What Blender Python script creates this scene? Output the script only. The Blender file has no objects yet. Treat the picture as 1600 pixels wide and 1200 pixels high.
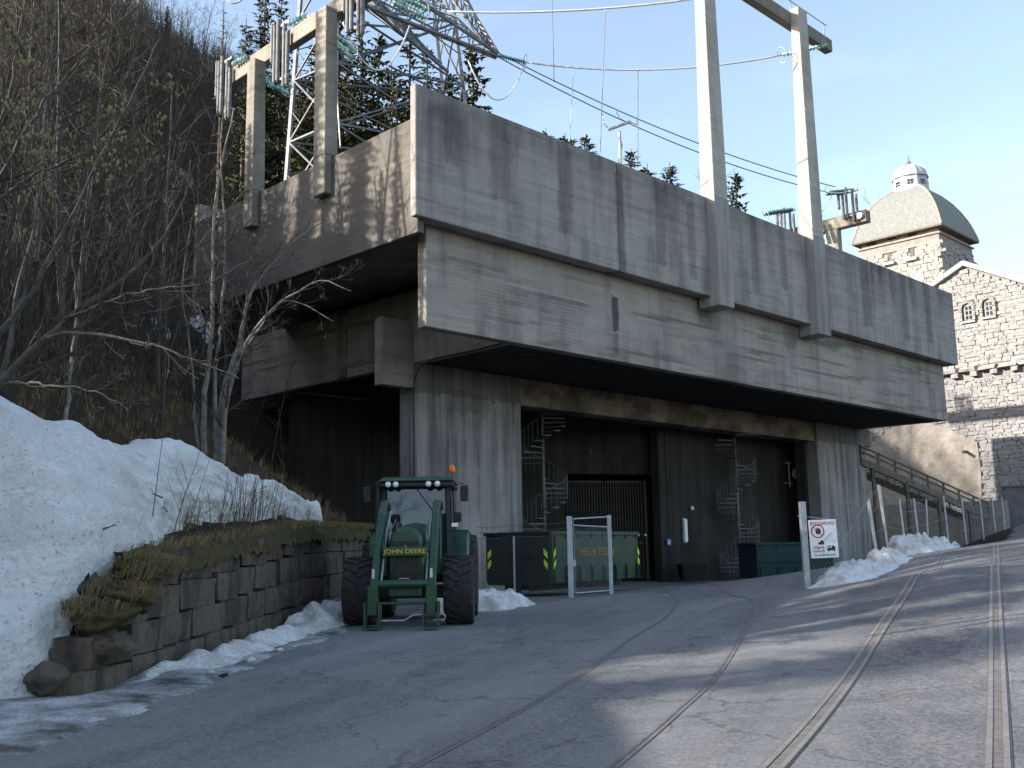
import bpy, math, random
import numpy as np
from mathutils import Vector, Matrix
R = math.radians
scene = bpy.context.scene
COL = scene.collection
random.seed(7)

# ------------------------------------------------------------------ camera
F_PX = 1600.0
ROLL = R(1.0)
PITCH = math.atan(260 / 1600)
EYE = Vector((0, 0, 1.6))
fw = Vector((0, math.cos(PITCH), math.sin(PITCH)))
r0 = Vector((1, 0, 0))
u0 = r0.cross(fw)
rt = math.cos(ROLL) * r0 - math.sin(ROLL) * u0
up = math.sin(ROLL) * r0 + math.cos(ROLL) * u0
cam = bpy.data.cameras.new('camera')
cam.sensor_width = 36
cam.lens = 36.0
cam.clip_end = 3000
cam.clip_start = 0.05
cam_o = bpy.data.objects.new('camera', cam)
COL.objects.link(cam_o)
m = Matrix((rt, up, -fw)).transposed().to_4x4()
m.translation = EYE
cam_o.matrix_world = m
scene.camera = cam_o

# ------------------------------------------------------------------ light
SUN_AZ, SUN_EL = R(-103), R(20)
sdir = Vector((math.sin(SUN_AZ) * math.cos(SUN_EL), math.cos(SUN_AZ) * math.cos(SUN_EL), math.sin(SUN_EL)))
world = bpy.data.worlds.new('World')
scene.world = world
world.use_nodes = True
wn = world.node_tree
wn.nodes.clear()
wo = wn.nodes.new('ShaderNodeOutputWorld')
bg = wn.nodes.new('ShaderNodeBackground')
sky = wn.nodes.new('ShaderNodeTexSky')
sky.sky_type = 'NISHITA'
sky.sun_disc = False
sky.sun_elevation = SUN_EL
sky.sun_rotation = SUN_AZ
sky.air_density = 1.0
sky.dust_density = 1.2
sky.ozone_density = 0.5
bg.inputs['Strength'].default_value = 0.15
# faint high cloud wisps
tcw = wn.nodes.new('ShaderNodeTexCoord')
mpw = wn.nodes.new('ShaderNodeMapping')
mpw.inputs['Scale'].default_value = (1.2, 1.2, 4.0)
nzw = wn.nodes.new('ShaderNodeTexNoise')
nzw.inputs['Scale'].default_value = 2.6
nzw.inputs['Detail'].default_value = 7
nzw.inputs['Roughness'].default_value = 0.6
crw = wn.nodes.new('ShaderNodeValToRGB')
crw.color_ramp.elements[0].position = 0.52
crw.color_ramp.elements[0].color = (.035, .035, .035, 1)
crw.color_ramp.elements[1].position = 0.78
crw.color_ramp.elements[1].color = (0.09, 0.09, 0.09, 1)
mxw = wn.nodes.new('ShaderNodeMix')
mxw.data_type = 'RGBA'
mxw.inputs['B'].default_value = (8.0, 8.4, 8.8, 1)
L = wn.links.new
L(tcw.outputs['Generated'], mpw.inputs['Vector'])
L(mpw.outputs['Vector'], nzw.inputs['Vector'])
L(nzw.outputs['Fac'], crw.inputs['Fac'])
L(crw.outputs['Color'], mxw.inputs['Factor'])
L(sky.outputs['Color'], mxw.inputs['A'])
L(mxw.outputs['Result'], bg.inputs['Color'])
L(bg.outputs['Background'], wo.inputs['Surface'])

sun = bpy.data.lights.new('sun', 'SUN')
sun.energy = 4.8
sun.angle = R(0.5)
sun.color = (1.0, 0.94, 0.85)
sun_o = bpy.data.objects.new('sun', sun)
COL.objects.link(sun_o)
sun_o.rotation_euler = sdir.to_track_quat('Z', 'Y').to_euler()
scene.render.engine = 'CYCLES'
scene.view_settings.view_transform = 'Standard'
scene.view_settings.look = 'None'
scene.view_settings.exposure = 1.25
scene.view_settings.gamma = 1.0
scene.view_settings.use_curve_mapping = False
scene.cycles.max_bounces = 6

# ------------------------------------------------------------------ layout maths
AZ = R(45.2)
UD = Vector((math.sin(AZ), math.cos(AZ), 0))      # along the right face of the deck building
VD = Vector((-math.cos(AZ), math.sin(AZ), 0))     # into the building along its left face
ORG = Vector((-3.03, 32.0, 0))
BROT = math.atan2(UD.y, UD.x)
BMAT = Matrix.Translation(ORG) @ Matrix.Rotation(BROT, 4, 'Z')


def B(u, v, z):
    return BMAT @ Vector((u, v, z))


def ray(px, py):
    return fw + (px - 800) / F_PX * rt - (py - 600) / F_PX * up


def at(px, py, Y):
    r = ray(px, py)
    return EYE + r * (Y / r.y)


def plane_hit(px, py, p0, n):
    r = ray(px, py)
    return EYE + r * ((p0 - EYE).dot(n) / r.dot(n))


def on_u(u, px, py):
    p = plane_hit(px, py, ORG + UD * u, UD) - ORG
    return p.dot(VD), p.z


def on_v(v, px, py):
    p = plane_hit(px, py, ORG + VD * v, VD) - ORG
    return p.dot(UD), p.z


GP = np.array([(-12, -8, 0), (0, -8, 0), (12, -8, .0), (-8, 0, 0), (0, 0, 0), (8, 0, .0), (-5, 7, 0), (0, 7, .02), (3.5, 7.1, .03), (8, 7, .08),
               (-5, 12, .03), (0, 14, .06), (4, 12, .22), (6.5, 14, .55), (8.8, 21.3, 1.07), (10.4, 21.3, 1.13), (-2.3, 21, .13),
               (-6, 21, .12), (2, 21, .12), (5, 21, .38), (15, 21, 1.25), (12, 10, .35), (20, 10, .5), (8.6, 29.5, .45), (11.4, 32, 1.04), (4.5, 28, .2),
               (14, 32, 1.35), (20, 40, 1.75), (28.8, 60, 2.45), (36, 60, 2.6), (45, 85, 3.0), (60, 100, 3.0), (-5, 30, .12), (1.2, 33.5, .12),
               (4, 38, .08), (8, 45, 0), (6, 52, -.1), (14, 58, -.3), (17, 66, -.45), (-5, 50, 0), (14, 48, -.1), (22, 60, -.2), (25, 70, -.2), (30, 25, 1.6),
               (40, 40, 2.2), (60, 60, 2.8), (-12, 20, .1), (-12, 50, 0), (-5, 80, 0), (20, 90, .5)], float)


def tps_fit(P, lam=0.3):
    n = len(P)
    d = np.hypot(P[:, None, 0] - P[None, :, 0], P[:, None, 1] - P[None, :, 1])
    K = np.where(d > 0, d ** 2 * np.log(d + 1e-9), 0) + lam * np.eye(n)
    Q = np.c_[np.ones(n), P[:, :2]]
    A = np.block([[K, Q], [Q.T, np.zeros((3, 3))]])
    return np.linalg.solve(A, np.r_[P[:, 2], 0, 0, 0])


GW = tps_fit(GP)


def g_arr(X, Y):
    X = np.clip(np.asarray(X, float), -12, 60)
    Y = np.clip(np.asarray(Y, float), -8, 100)
    out = GW[-3] + GW[-2] * X + GW[-1] * Y
    for i in range(len(GP)):
        d2 = (X - GP[i, 0]) ** 2 + (Y - GP[i, 1]) ** 2
        out = out + GW[i] * 0.5 * d2 * np.log(d2 + 1e-12)
    return out


def g(x, y):
    return float(g_arr(x, y))


WA, WB = (-4.95, 12.0), (-4.25, 30.0)   # foot of the retaining wall


def wall_x(Y):
    t = (np.asarray(Y, float) - WA[1]) / (WB[1] - WA[1])
    return WA[0] + (WB[0] - WA[0]) * t


TOE_Y = [-90, -40, 0, 8.5, 11.2, 12.6, 30, 34, 46, 60, 100, 200, 400]
TOE_X = [-14, -12, -9.5, -7.6, -6.9, -5.2, -4.5, -5.0, -6.5, -2, 16, 70, 190]


def vnoise(X, Y, s, seed=0):
    X = np.asarray(X, float) / s + seed * 17.3
    Y = np.asarray(Y, float) / s + seed * 9.1
    xi, yi = np.floor(X), np.floor(Y)
    fx, fy = X - xi, Y - yi
    fx, fy = fx * fx * (3 - 2 * fx), fy * fy * (3 - 2 * fy)

    def h(a, b):
        q = np.sin(a * 127.1 + b * 311.7 + seed * 74.7) * 43758.5453
        return q - np.floor(q)
    return ((h(xi, yi) * (1 - fx) + h(xi + 1, yi) * fx) * (1 - fy) + (h(xi, yi + 1) * (1 - fx) + h(xi + 1, yi + 1) * fx) * fy) * 2 - 1


def fbm(X, Y, s, n=4, seed=0):
    o = 0
    a = 1.0
    for i in range(n):
        o = o + a * vnoise(X, Y, s / 2 ** i, seed + i)
        a *= 0.5
    return o


def sstep(x):
    x = np.clip(x, 0, 1)
    return x * x * (3 - 2 * x)


def wall_top(Y):
    return np.interp(Y, [12, 13.5, 23, 30], [1.2, 1.5, 2.0, 2.1])


def terrain(X, Y):
    X = np.asarray(X, float)
    Y = np.asarray(Y, float)
    b = g_arr(X, Y)
    toe = np.interp(Y, TOE_Y, TOE_X)
    d = np.maximum(0, toe - X)
    # steepness: gentle at first, then 45 degrees, flattening far up
    dc = np.minimum(d, 130)
    h = 0.7 * np.minimum(dc, 4) + 0.92 * np.maximum(0, dc - 4) - 0.0024 * np.maximum(0, dc - 30) ** 2
    step = wall_top(Y) * sstep((Y - 12.2) / 0.8) * (1 - sstep((Y - 30.5) / 5))
    h = h + step * sstep((d + 0.02) / 0.15) * (d > 0)
    # unseen spur and low wooded shelf left of view, shaped to steer the sun
    azp = np.degrees(np.arctan2(X, np.maximum(Y, -200)))
    azp = np.where(azp > 90, -180, azp)
    out = sstep((-azp - 30.5 - 7.0 * sstep((Y - 27.5) / 4) * (1 - sstep((Y - 46) / 8))) / 9.0) * sstep((d - 3.0) / 4.0)
    h = h * (1 - out) + np.minimum(h, 6.3 + 0.04 * d) * out
    n = fbm(X, Y, 6.0, 4, 3) * 0.35 * sstep((d - 1) / 6) + fbm(X, Y, 25, 2, 8) * 2.0 * sstep((d - 12) / 20)
    return b + h + n


def tz(x, y):
    return float(terrain(x, y))


def on_ground(px, py, fn=g):
    z = 0.1
    for _ in range(40):
        r = ray(px, py)
        p = EYE + r * ((z - EYE.z) / r.z)
        if p.y < 0 or p.y > 150:
            break
        z = 0.5 * z + 0.5 * fn(p.x, p.y)
    return p


# ------------------------------------------------------------------ node materials
class NT:
    def __init__(self, name, rough=0.9, metal=0.0, spec=0.3):
        self.m = bpy.data.materials.new(name)
        self.m.use_nodes = True
        self.t = self.m.node_tree
        self.b = self.t.nodes['Principled BSDF']
        self.b.inputs['Roughness'].default_value = rough
        self.b.inputs['Metallic'].default_value = metal
        self.b.inputs['Specular IOR Level'].default_value = spec
        self.tc = None

    def n(self, typ, **kw):
        nd = self.t.nodes.new(typ)
        for k, v in kw.items():
            setattr(nd, k, v)
        return nd

    def link(self, a, b):
        self.t.links.new(a, b)

    def obj(self):
        if not self.tc:
            self.tc = self.n('ShaderNodeTexCoord')
        return self.tc.outputs['Object']

    def pos(self):
        return self.n('ShaderNodeNewGeometry').outputs['Position']

    def math(self, op, a, b=None, c=None, clamp=False):
        nd = self.n('ShaderNodeMath', operation=op, use_clamp=clamp)
        for i, x in enumerate((a, b, c)):
            if x is None:
                continue
            if isinstance(x, (int, float)):
                nd.inputs[i].default_value = x
            else:
                self.link(x, nd.inputs[i])
        return nd.outputs[0]

    def sep(self, v):
        nd = self.n('ShaderNodeSeparateXYZ')
        self.link(v, nd.inputs[0])
        return nd.outputs

    def comb(self, x, y, z):
        nd = self.n('ShaderNodeCombineXYZ')
        for i, q in enumerate((x, y, z)):
            if isinstance(q, (int, float)):
                nd.inputs[i].default_value = q
            else:
                self.link(q, nd.inputs[i])
        return nd.outputs[0]

    def scale(self, v, s):
        nd = self.n('ShaderNodeVectorMath', operation='MULTIPLY')
        self.link(v, nd.inputs[0])
        nd.inputs[1].default_value = s
        return nd.outputs[0]

    def noise(self, v, s, detail=4, rough=0.55, out='Fac'):
        nd = self.n('ShaderNodeTexNoise')
        nd.inputs['Scale'].default_value = s
        nd.inputs['Detail'].default_value = detail
        nd.inputs['Roughness'].default_value = rough
        if v is not None:
            self.link(v, nd.inputs['Vector'])
        return nd.outputs[out]

    def white(self, v):
        nd = self.n('ShaderNodeTexWhiteNoise', noise_dimensions='3D')
        self.link(v, nd.inputs['Vector'])
        return nd.outputs['Value']

    def voro(self, v, s, out='Distance', feature='F1'):
        nd = self.n('ShaderNodeTexVoronoi', feature=feature)
        nd.inputs['Scale'].default_value = s
        self.link(v, nd.inputs['Vector'])
        return nd.outputs[out]

    def ramp(self, f, stops):
        nd = self.n('ShaderNodeValToRGB')
        e = nd.color_ramp.elements
        while len(e) < len(stops):
            e.new(0.5)
        for i, (p, c) in enumerate(stops):
            e[i].position = p
            if isinstance(c, (int, float)):
                c = (c, c, c)
            e[i].color = (*c, 1)
        self.link(f, nd.inputs['Fac'])
        return nd.outputs['Color']

    def mix(self, f, a, b, mode='MIX'):
        nd = self.n('ShaderNodeMix', data_type='RGBA', blend_type=mode)
        for k, x in (('Factor', f), ('A', a), ('B', b)):
            if isinstance(x, (int, float)):
                if k == 'Factor':
                    nd.inputs[k].default_value = x
                else:
                    nd.inputs[k].default_value = (x, x, x, 1)
            elif isinstance(x, tuple):
                nd.inputs[k].default_value = (*x, 1)
            else:
                self.link(x, nd.inputs[k])
        return nd.outputs['Result']

    def bump(self, h, strength=0.3, dist=0.02):
        nd = self.n('ShaderNodeBump')
        nd.inputs['Strength'].default_value = strength
        nd.inputs['Distance'].default_value = dist
        self.link(h, nd.inputs['Height'])
        self.link(nd.outputs['Normal'], self.b.inputs['Normal'])

    def col(self, c):
        if isinstance(c, tuple):
            self.b.inputs['Base Color'].default_value = (*c, 1)
        else:
            self.link(c, self.b.inputs['Base Color'])
        return self.m


def mottled(name, c1, c2, scale=6, rough=0.8, metal=0, spec=0.3, bump=0.15, dist=0.01, detail=5):
    t = NT(name, rough, metal, spec)
    f = t.noise(t.obj(), scale, detail)
    if bump:
        t.bump(t.noise(t.obj(), scale * 4, 4), bump, dist)
    return t.col(t.ramp(f, [(0.3, c1), (0.7, c2)]))


def concrete(name, base, warm, vertical=False, stain=0.5, patch=0.0, board=0.11, top=None, relief=0.5, hp=0.0, streaks=()):
    """Board-marked concrete in the building's own coordinates."""
    t = NT(name, 0.92, 0, 0.2)
    o = t.obj()
    s = t.sep(o)
    lat = t.math('ADD', s[0], s[1])
    wob = t.math('MULTIPLY', t.math('SUBTRACT', t.noise(o, 0.6, 2), 0.5), 0.05)
    if vertical:
        across, along = lat, s[2]
    else:
        across, along = s[2], lat
    q = t.math('DIVIDE', t.math('ADD', across, wob), board)
    idx = t.math('FLOOR', q)
    fr = t.math('FRACT', q)
    shift = t.math('MULTIPLY', t.white(t.comb(idx, 3.1, 0.0)), 9.0)
    seg = t.math('FLOOR', t.math('DIVIDE', t.math('ADD', along, shift), 3.1))
    wn_ = t.white(t.comb(idx, seg, 1.0))
    wn2 = t.white(t.comb(idx, seg, 7.0))
    # joint between boards
    edge = t.math('MULTIPLY', t.math('ABSOLUTE', t.math('SUBTRACT', fr, 0.5)), 2.0)
    joint = t.math('POWER', edge, 10.0)
    if vertical:
        sv = t.scale(o, (2.2, 2.2, 0.12))
        gv = t.scale(o, (60, 60, 2.0))
    else:
        sv = t.scale(o, (1.0, 1.0, 0.16))
        gv = t.scale(o, (2.0, 2.0, 60))
    st = t.noise(sv, 1.0, 6, 0.62)
    grain = t.noise(gv, 1.0, 3)
    big = t.noise(o, 0.35, 5, 0.6)
    c = t.mix(t.ramp(big, [(0.35, 0.0), (0.65, 1.0)]), base, warm)
    v = t.math('MULTIPLY_ADD', wn_, 0.16, 0.92)
    v = t.math('MULTIPLY', v, t.math('MULTIPLY_ADD', grain, 0.22, 0.89))
    dk = t.ramp(wn2, [(0.90, 0.0), (0.97, 1.0)])
    spots = t.ramp(t.noise(o, 0.8, 3), [(0.5, 0.0), (0.62, 1.0)])
    v = t.math('MULTIPLY', v, t.math('SUBTRACT', 1.0, t.math('MULTIPLY', t.math('MULTIPLY', dk, spots), 0.22)))
    jm = t.ramp(t.noise(o, .5, 4), [(.40, .08), (.66, .9)])
    joint = t.math('MULTIPLY', joint, jm)
    v = t.math('MULTIPLY', v, t.math('SUBTRACT', 1.0, t.math('MULTIPLY', joint, 0.28)))
    c = t.mix(1.0, c, t.comb(v, v, v), 'MULTIPLY')
    # rain streaks and grime
    stm = t.ramp(st, [(0.46, 0.0), (0.62, 1.0)])
    if top:
        z0, z1 = top
        f = t.n('ShaderNodeMapRange')
        f.inputs['From Min'].default_value = z0
        f.inputs['From Max'].default_value = z1
        hz = t.math('ADD', s[2], t.math('MULTIPLY', t.math('SUBTRACT', t.noise(t.scale(o, (1.1, 1.1, 0.05)), 1.0, 5), 0.5), 5.0))
        t.link(hz, f.inputs['Value'])
        stm = t.math('ADD', t.math('MULTIPLY', stm, 0.6), t.math('MULTIPLY', f.outputs[0], 0.75), clamp=True)
    un = t.ramp(t.noise(t.scale(o, (.16, .16, .3)), 1.0, 4, .6), [(0.36, .55), (0.60, 1.15)])
    c = t.mix(t.math('MULTIPLY', t.math('MULTIPLY', stm, un), stain), c, (0.07, 0.064, 0.066), 'MIX')
    if hp:
        hq = t.comb(t.math('MULTIPLY', lat, .28), idx, 0.0)
        hpm = t.ramp(t.noise(hq, .42, 4, .6), [(0.53, 0.0), (0.62, 1.0)])
        c = t.mix(t.math('MULTIPLY', hpm, hp), c, (.095, .085, .08))
        pale = t.ramp(t.noise(t.scale(o, (.22, .22, .5)), 1.0, 6, .65), [(0.5, 0.0), (0.68, 1.0)])
        c = t.mix(t.math('MULTIPLY', pale, .35), c, (.42, .40, .37))
    for (x0_, hw_, za_, zb_, st_) in streaks:  # local darker marks, each at its own place and height
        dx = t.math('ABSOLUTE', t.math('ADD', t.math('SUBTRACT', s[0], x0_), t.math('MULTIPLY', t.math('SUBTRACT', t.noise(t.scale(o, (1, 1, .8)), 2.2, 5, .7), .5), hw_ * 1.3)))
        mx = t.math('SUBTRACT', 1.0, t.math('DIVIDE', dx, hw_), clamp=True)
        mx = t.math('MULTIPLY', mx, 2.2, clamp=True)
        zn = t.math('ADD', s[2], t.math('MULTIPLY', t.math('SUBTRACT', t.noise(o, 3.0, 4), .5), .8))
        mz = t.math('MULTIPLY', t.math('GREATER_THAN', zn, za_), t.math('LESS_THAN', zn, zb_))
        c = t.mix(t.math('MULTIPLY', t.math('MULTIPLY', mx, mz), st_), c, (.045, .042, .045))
    # pale lime runs
    lime = t.ramp(t.noise(t.scale(o, (2.6, 2.6, 0.5)), 1.0, 3, 0.7), [(0.72, 0.0), (0.77, 1.0)])
    c = t.mix(t.math('MULTIPLY', lime, 0.35), c, (0.5, 0.5, 0.5))
    if patch:
        pm = t.ramp(t.noise(t.scale(o, (0.5, 0.5, 0.9)), 1.0, 7, 0.6), [(0.46, 0.0), (0.57, 1.0)])
        c = t.mix(t.math('MULTIPLY', pm, patch), c, (0.07, 0.055, 0.045))
    # bug holes
    bh = t.voro(o, 3.2)
    hole = t.math('LESS_THAN', bh, 0.055)
    c = t.mix(t.math('MULTIPLY', hole, 0.75), c, (0.03, 0.03, 0.03))
    ht = t.math('ADD', t.math('MULTIPLY', wn_, 0.6), t.math('MULTIPLY', grain, 0.4))
    ht = t.math('SUBTRACT', ht, t.math('MULTIPLY', joint, 0.8))
    ht = t.math('SUBTRACT', ht, t.math('MULTIPLY', hole, 1.5))
    t.bump(ht, relief, 0.02)
    return t.col(c)


M = {}
M['parapet'] = concrete('concrete_parapet', (.30, .275, .262), (.345, .315, .29), stain=.8, top=(14.3, 18.2), relief=.5, hp=.25,
                         streaks=((10.55, .32, 12.3, 16.6, .55), (7.3, .5, 13.4, 16.9, .4), (3.9, .7, 13.9, 17.2, .4), (1.6, .5, 14.6, 17.2, .35), (13.2, .45, 13.2, 16.8, .4), (15.4, .35, 13.0, 16.4, .35), (20.4, .4, 13.3, 17, .4), (23.0, .35, 13.8, 17, .35), (31.5, .6, 13.2, 17, .4), (36.2, .5, 13.0, 16.9, .45), (39.4, .5, 13.4, 17, .4)))
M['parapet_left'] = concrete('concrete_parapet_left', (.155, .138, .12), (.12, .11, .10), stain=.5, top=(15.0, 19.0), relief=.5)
M['lowwall'] = concrete('concrete_board_wall', (.36, .32, .28), (.27, .245, .22), stain=.4, relief=1.0, hp=.6, board=.14,
                         streaks=((10.95, .26, 10.2, 11.7, .85), (10.9, .22, 9.2, 10.1, .45), (24.5, .8, 11.2, 12.6, .35), (17.3, .9, 11.4, 12.6, .4)))
M['beam'] = concrete('concrete_stained_beam', (.25, .205, .155), (.20, .17, .13), stain=.4, patch=.75, relief=.6)
M['column'] = concrete('concrete_column', (.34, .325, .32), (.25, .24, .235), vertical=True, streaks=((20, 60, 7.85, 12, .5), (7.9, 1.3, 7.2, 8.1, .35)), stain=.7, relief=.5)  # first entry darkens the whole pier from beam underside upward
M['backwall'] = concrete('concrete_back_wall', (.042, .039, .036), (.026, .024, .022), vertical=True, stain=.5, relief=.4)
M['post'] = concrete('concrete_pale_post', (.46, .42, .37), (.38, .35, .31), stain=.2, board=.13, relief=.6)
M['postlow'] = concrete('concrete_grey_post', (.34, .32, .30), (.28, .27, .26), vertical=True, stain=.4, relief=.4)
M['gantry'] = concrete('concrete_mossy_gantry', (.27, .25, .215), (.205, .19, .155), stain=.45, relief=.4)


def mk_asphalt():
    t = NT('worn_asphalt', 0.88, 0, 0.25)
    p = t.pos()
    s = t.sep(p)
    big = t.noise(t.scale(p, (.5, .14, .5)), 1.0, 7, 0.65)
    mid = t.noise(t.scale(p, (1.4, .5, 1)), 1.6, 6, 0.7)
    fine = t.noise(p, 60, 3, 0.7)
    vs = t.sep(t.voro(p, 38, 'Color'))[0]
    vs = t.comb(vs, vs, vs)
    c = t.ramp(big, [(0.3, (.068, .071, .082)), (0.7, (.15, .15, .155))])
    c = t.mix(t.ramp(mid, [(0.42, 0.0), (0.68, .55)]), c, (.2, .19, .185))
    c = t.mix(t.ramp(fine, [(0.35, 0.0), (0.7, 0.55)]), c, (.22, .21, .2))
    c = t.mix(0.35, c, t.mix(1.0, c, t.mix(1.0, vs, (2, 2, 2), 'MULTIPLY'), 'MULTIPLY'))
    s2 = t.comb(t.math('ADD', s[0], t.math('MULTIPLY', s[1], -.35)), t.math('MULTIPLY', s[1], .03), 0.0)
    lanes = t.ramp(t.noise(s2, .55, 6, .62), [(0.44, 0.0), (0.66, .6)])
    c = t.mix(lanes, c, (.235, .232, .23))
    pw = t.sep(t.voro(t.scale(p, (.22, .11, .2)), 1.0, 'Color'))[0]
    pw = t.comb(pw, pw, pw)
    c = t.mix(.16, c, t.mix(1.0, c, t.mix(1.0, pw, (1.9, 1.9, 1.9), 'MULTIPLY'), 'MULTIPLY'))
    stn_ = t.ramp(t.noise(p, .9, 8, .7), [(0.60, 0.0), (0.70, .55)])
    c = t.mix(stn_, c, (.045, .045, .05))
    grit = t.math('LESS_THAN', t.voro(p, 9.0), 0.045)
    c = t.mix(t.math('MULTIPLY', grit, .8), c, (.42, .41, .4))
    # cracks
    cr = t.n('ShaderNodeTexVoronoi', feature='DISTANCE_TO_EDGE')
    cr.inputs['Scale'].default_value = 0.35
    wv = t.n('ShaderNodeVectorMath', operation='ADD')
    nn = t.noise(p, 1.5, 5, out='Color')
    t.link(p, wv.inputs[0])
    t.link(nn, wv.inputs[1])
    t.link(wv.outputs[0], cr.inputs['Vector'])
    crm = t.math('LESS_THAN', cr.outputs['Distance'], 0.006)
    c = t.mix(t.math('MULTIPLY', crm, .45), c, (.03, .03, .03))
    h = t.math('ADD', fine, t.math('MULTIPLY', mid, .6))
    t.bump(h, 0.55, 0.012)
    return t.col(c)


M['asphalt'] = mk_asphalt()
M['railbed'] = mottled('rail_strip', (.105, .095, .09), (.185, .162, .15), 9, .9)
M['rail'] = mottled('rail_steel', (.17, .15, .135), (.30, .275, .25), 20, .6, .3)
M['raildark'] = mottled('rail_joint', (.115, .107, .104), (.18, .167, .16), 8, .8)


def mk_snow(name, dirt):
    t = NT(name, 0.65, 0, 0.25)
    p = t.pos()
    w = t.n('ShaderNodeVectorMath', operation='MULTIPLY_ADD')
    t.link(t.noise(p, 1.7, 4, out='Color'), w.inputs[0])
    w.inputs[1].default_value = (.5, .5, .5)
    t.link(p, w.inputs[2])
    wp = w.outputs[0]
    n1 = t.noise(p, 1.3, 7, .68)
    spk = t.noise(p, 20, 4, .8)
    c = t.mix(t.ramp(n1, [(0.38, 0.0), (0.75, dirt)]), (.84, .86, .88), (.40, .35, .29))
    # melt pits and granular tone
    pit = t.voro(wp, 7.5)
    c = t.mix(t.ramp(pit, [(0.0, .0), (0.55, .0), (.75, .25)]), c, (.62, .64, .68))
    c = t.mix(t.ramp(spk, [(0.575, 0.0), (0.665, .8)]), c, (.17, .135, .10))
    fl = t.math('LESS_THAN', t.voro(t.scale(wp, (1.0, 2.3, 1.6)), 3.4), .055)
    c = t.mix(t.math('MULTIPLY', fl, .8), c, (.07, .055, .04))
    geo = t.n('ShaderNodeNewGeometry')
    nz = t.sep(geo.outputs['Normal'])[2]
    steep = t.ramp(nz, [(0.45, 1.0), (0.82, 0.0)])
    lay = t.noise(t.scale(wp, (.9, .9, 5.5)), 1.0, 8, .66)
    ym = t.n('ShaderNodeMapRange', interpolation_type='SMOOTHSTEP')
    ym.inputs['From Min'].default_value = 13.5
    ym.inputs['From Max'].default_value = 16.5
    ym.inputs['To Min'].default_value = .3
    t.link(t.sep(p)[1], ym.inputs['Value'])
    steep = t.math('MULTIPLY', steep, ym.outputs[0])
    lm = t.math('MULTIPLY', steep, t.ramp(lay, [(0.40, .0), (0.58, .9)]))
    c = t.mix(t.math('MULTIPLY', lm, .7), c, (.27, .215, .145))
    h = t.math('ADD', t.noise(p, 6, 8, .72), t.math('MULTIPLY', spk, .35))
    h = t.math('ADD', h, t.math('MULTIPLY', pit, .6))
    t.bump(h, 1.0, .09)
    return t.col(c)


M['snow'] = mk_snow('old_snow', .35)
M['dirtysnow'] = mk_snow('dirty_snow', .95)
M['heapsnow'] = mk_snow('gritty_snow', .6)


def mk_soil():
    t = NT('forest_floor', 0.95, 0, .15)
    p = t.pos()
    c = t.ramp(t.noise(p, .8, 7, .65), [(0.3, (.014, .011, .008)), (0.55, (.036, .028, .019)), (0.75, (.055, .042, .024))])
    c = t.mix(t.ramp(t.noise(p, 14, 4, .7), [(0.4, 0.0), (0.7, .5)]), c, (.08, .06, .038))
    t.bump(t.noise(p, 7, 7, .75), .9, .12)
    return t.col(c)


M['soil'] = mk_soil()


def mk_block():
    t = NT('granite_block', 0.9, 0, .2)
    o = t.obj()
    p = t.pos()
    inf = t.n('ShaderNodeObjectInfo')
    c = t.ramp(t.noise(p, 5, 6, .7), [(0.3, (.048, .038, .03)), (0.7, (.155, .128, .104))])
    c = t.mix(t.math('MULTIPLY', inf.outputs['Random'], .4), c, (.13, .105, .085))
    stn = t.ramp(t.noise(t.scale(p, (3, 3, .6)), 1.0, 4), [(0.5, 0.0), (0.62, .7)])
    c = t.mix(stn, c, (.035, .03, .03))
    t.bump(t.noise(p, 9, 7, .75), .8, .05)
    return t.col(c)


M['block'] = mk_block()
M['moss'] = mottled('moss', (.028, .027, .011), (.085, .068, .024), 7, .95, bump=.9, dist=.05)
M['drygrass'] = mottled('dry_grass', (.13, .095, .045), (.24, .18, .09), 3, .9, bump=0)
M['bark'] = mottled('grey_bark', (.04, .036, .032), (.10, .09, .08), 12, .9, bump=.5)
M['twig'] = mottled('bare_twigs', (.026, .022, .019), (.078, .064, .052), 2, .9, bump=0)
M['darktwig'] = mottled('dark_brush', (.035, .027, .02), (.09, .07, .05), 1, .9, bump=0)
M['birch'] = mottled('birch_bark', (.10, .09, .08), (.24, .22, .20), 9, .85, bump=.3)
M['bud'] = mottled('spring_buds', (.14, .125, .06), (.25, .22, .11), 3, .9, bump=0)
M['needle'] = mottled('spruce_needles', (.022, .034, .014), (.06, .075, .028), 1.5, .8, bump=0)
M['needle2'] = mottled('olive_needles', (.04, .045, .014), (.09, .085, .03), 1.2, .8, bump=0)
M['trunk'] = mottled('spruce_bark', (.05, .035, .027), (.11, .08, .06), 6, .9)
M['galv'] = mottled('galvanised_steel', (.30, .32, .34), (.46, .48, .50), 5, .5, .35, .5, bump=.05)
M['galvdark'] = mottled('weathered_steel', (.13, .135, .14), (.22, .225, .23), 5, .6, .35, .4, bump=.05)
M['lattice'] = mottled('lattice_steel', (.085, .09, .095), (.17, .178, .19), 2, .55, .3, .4, bump=0)
M['damper'] = mottled('dull_damper_steel', (.09, .092, .095), (.17, .175, .18), 5, .6, .2, .4, bump=0)
M['stairsteel'] = mottled('dull_stair_steel', (.10, .105, .11), (.19, .195, .20), 5, .6, .3, .4, bump=0)
M['cable'] = mottled('aluminium_conductor', (.55, .55, .56), (.7, .7, .7), 4, .45, .5, .5, bump=0)
M['cabledark'] = mottled('dark_conductor', (.12, .13, .14), (.2, .2, .21), 4, .5, .5, .5, bump=0)
M['black'] = mottled('black_rubber_cable', (.012, .012, .013), (.025, .025, .027), 4, .7, bump=0)
M['tyre'] = mottled('tyre_rubber', (.016, .016, .018), (.045, .043, .042), 8, .85, bump=.2)
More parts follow.
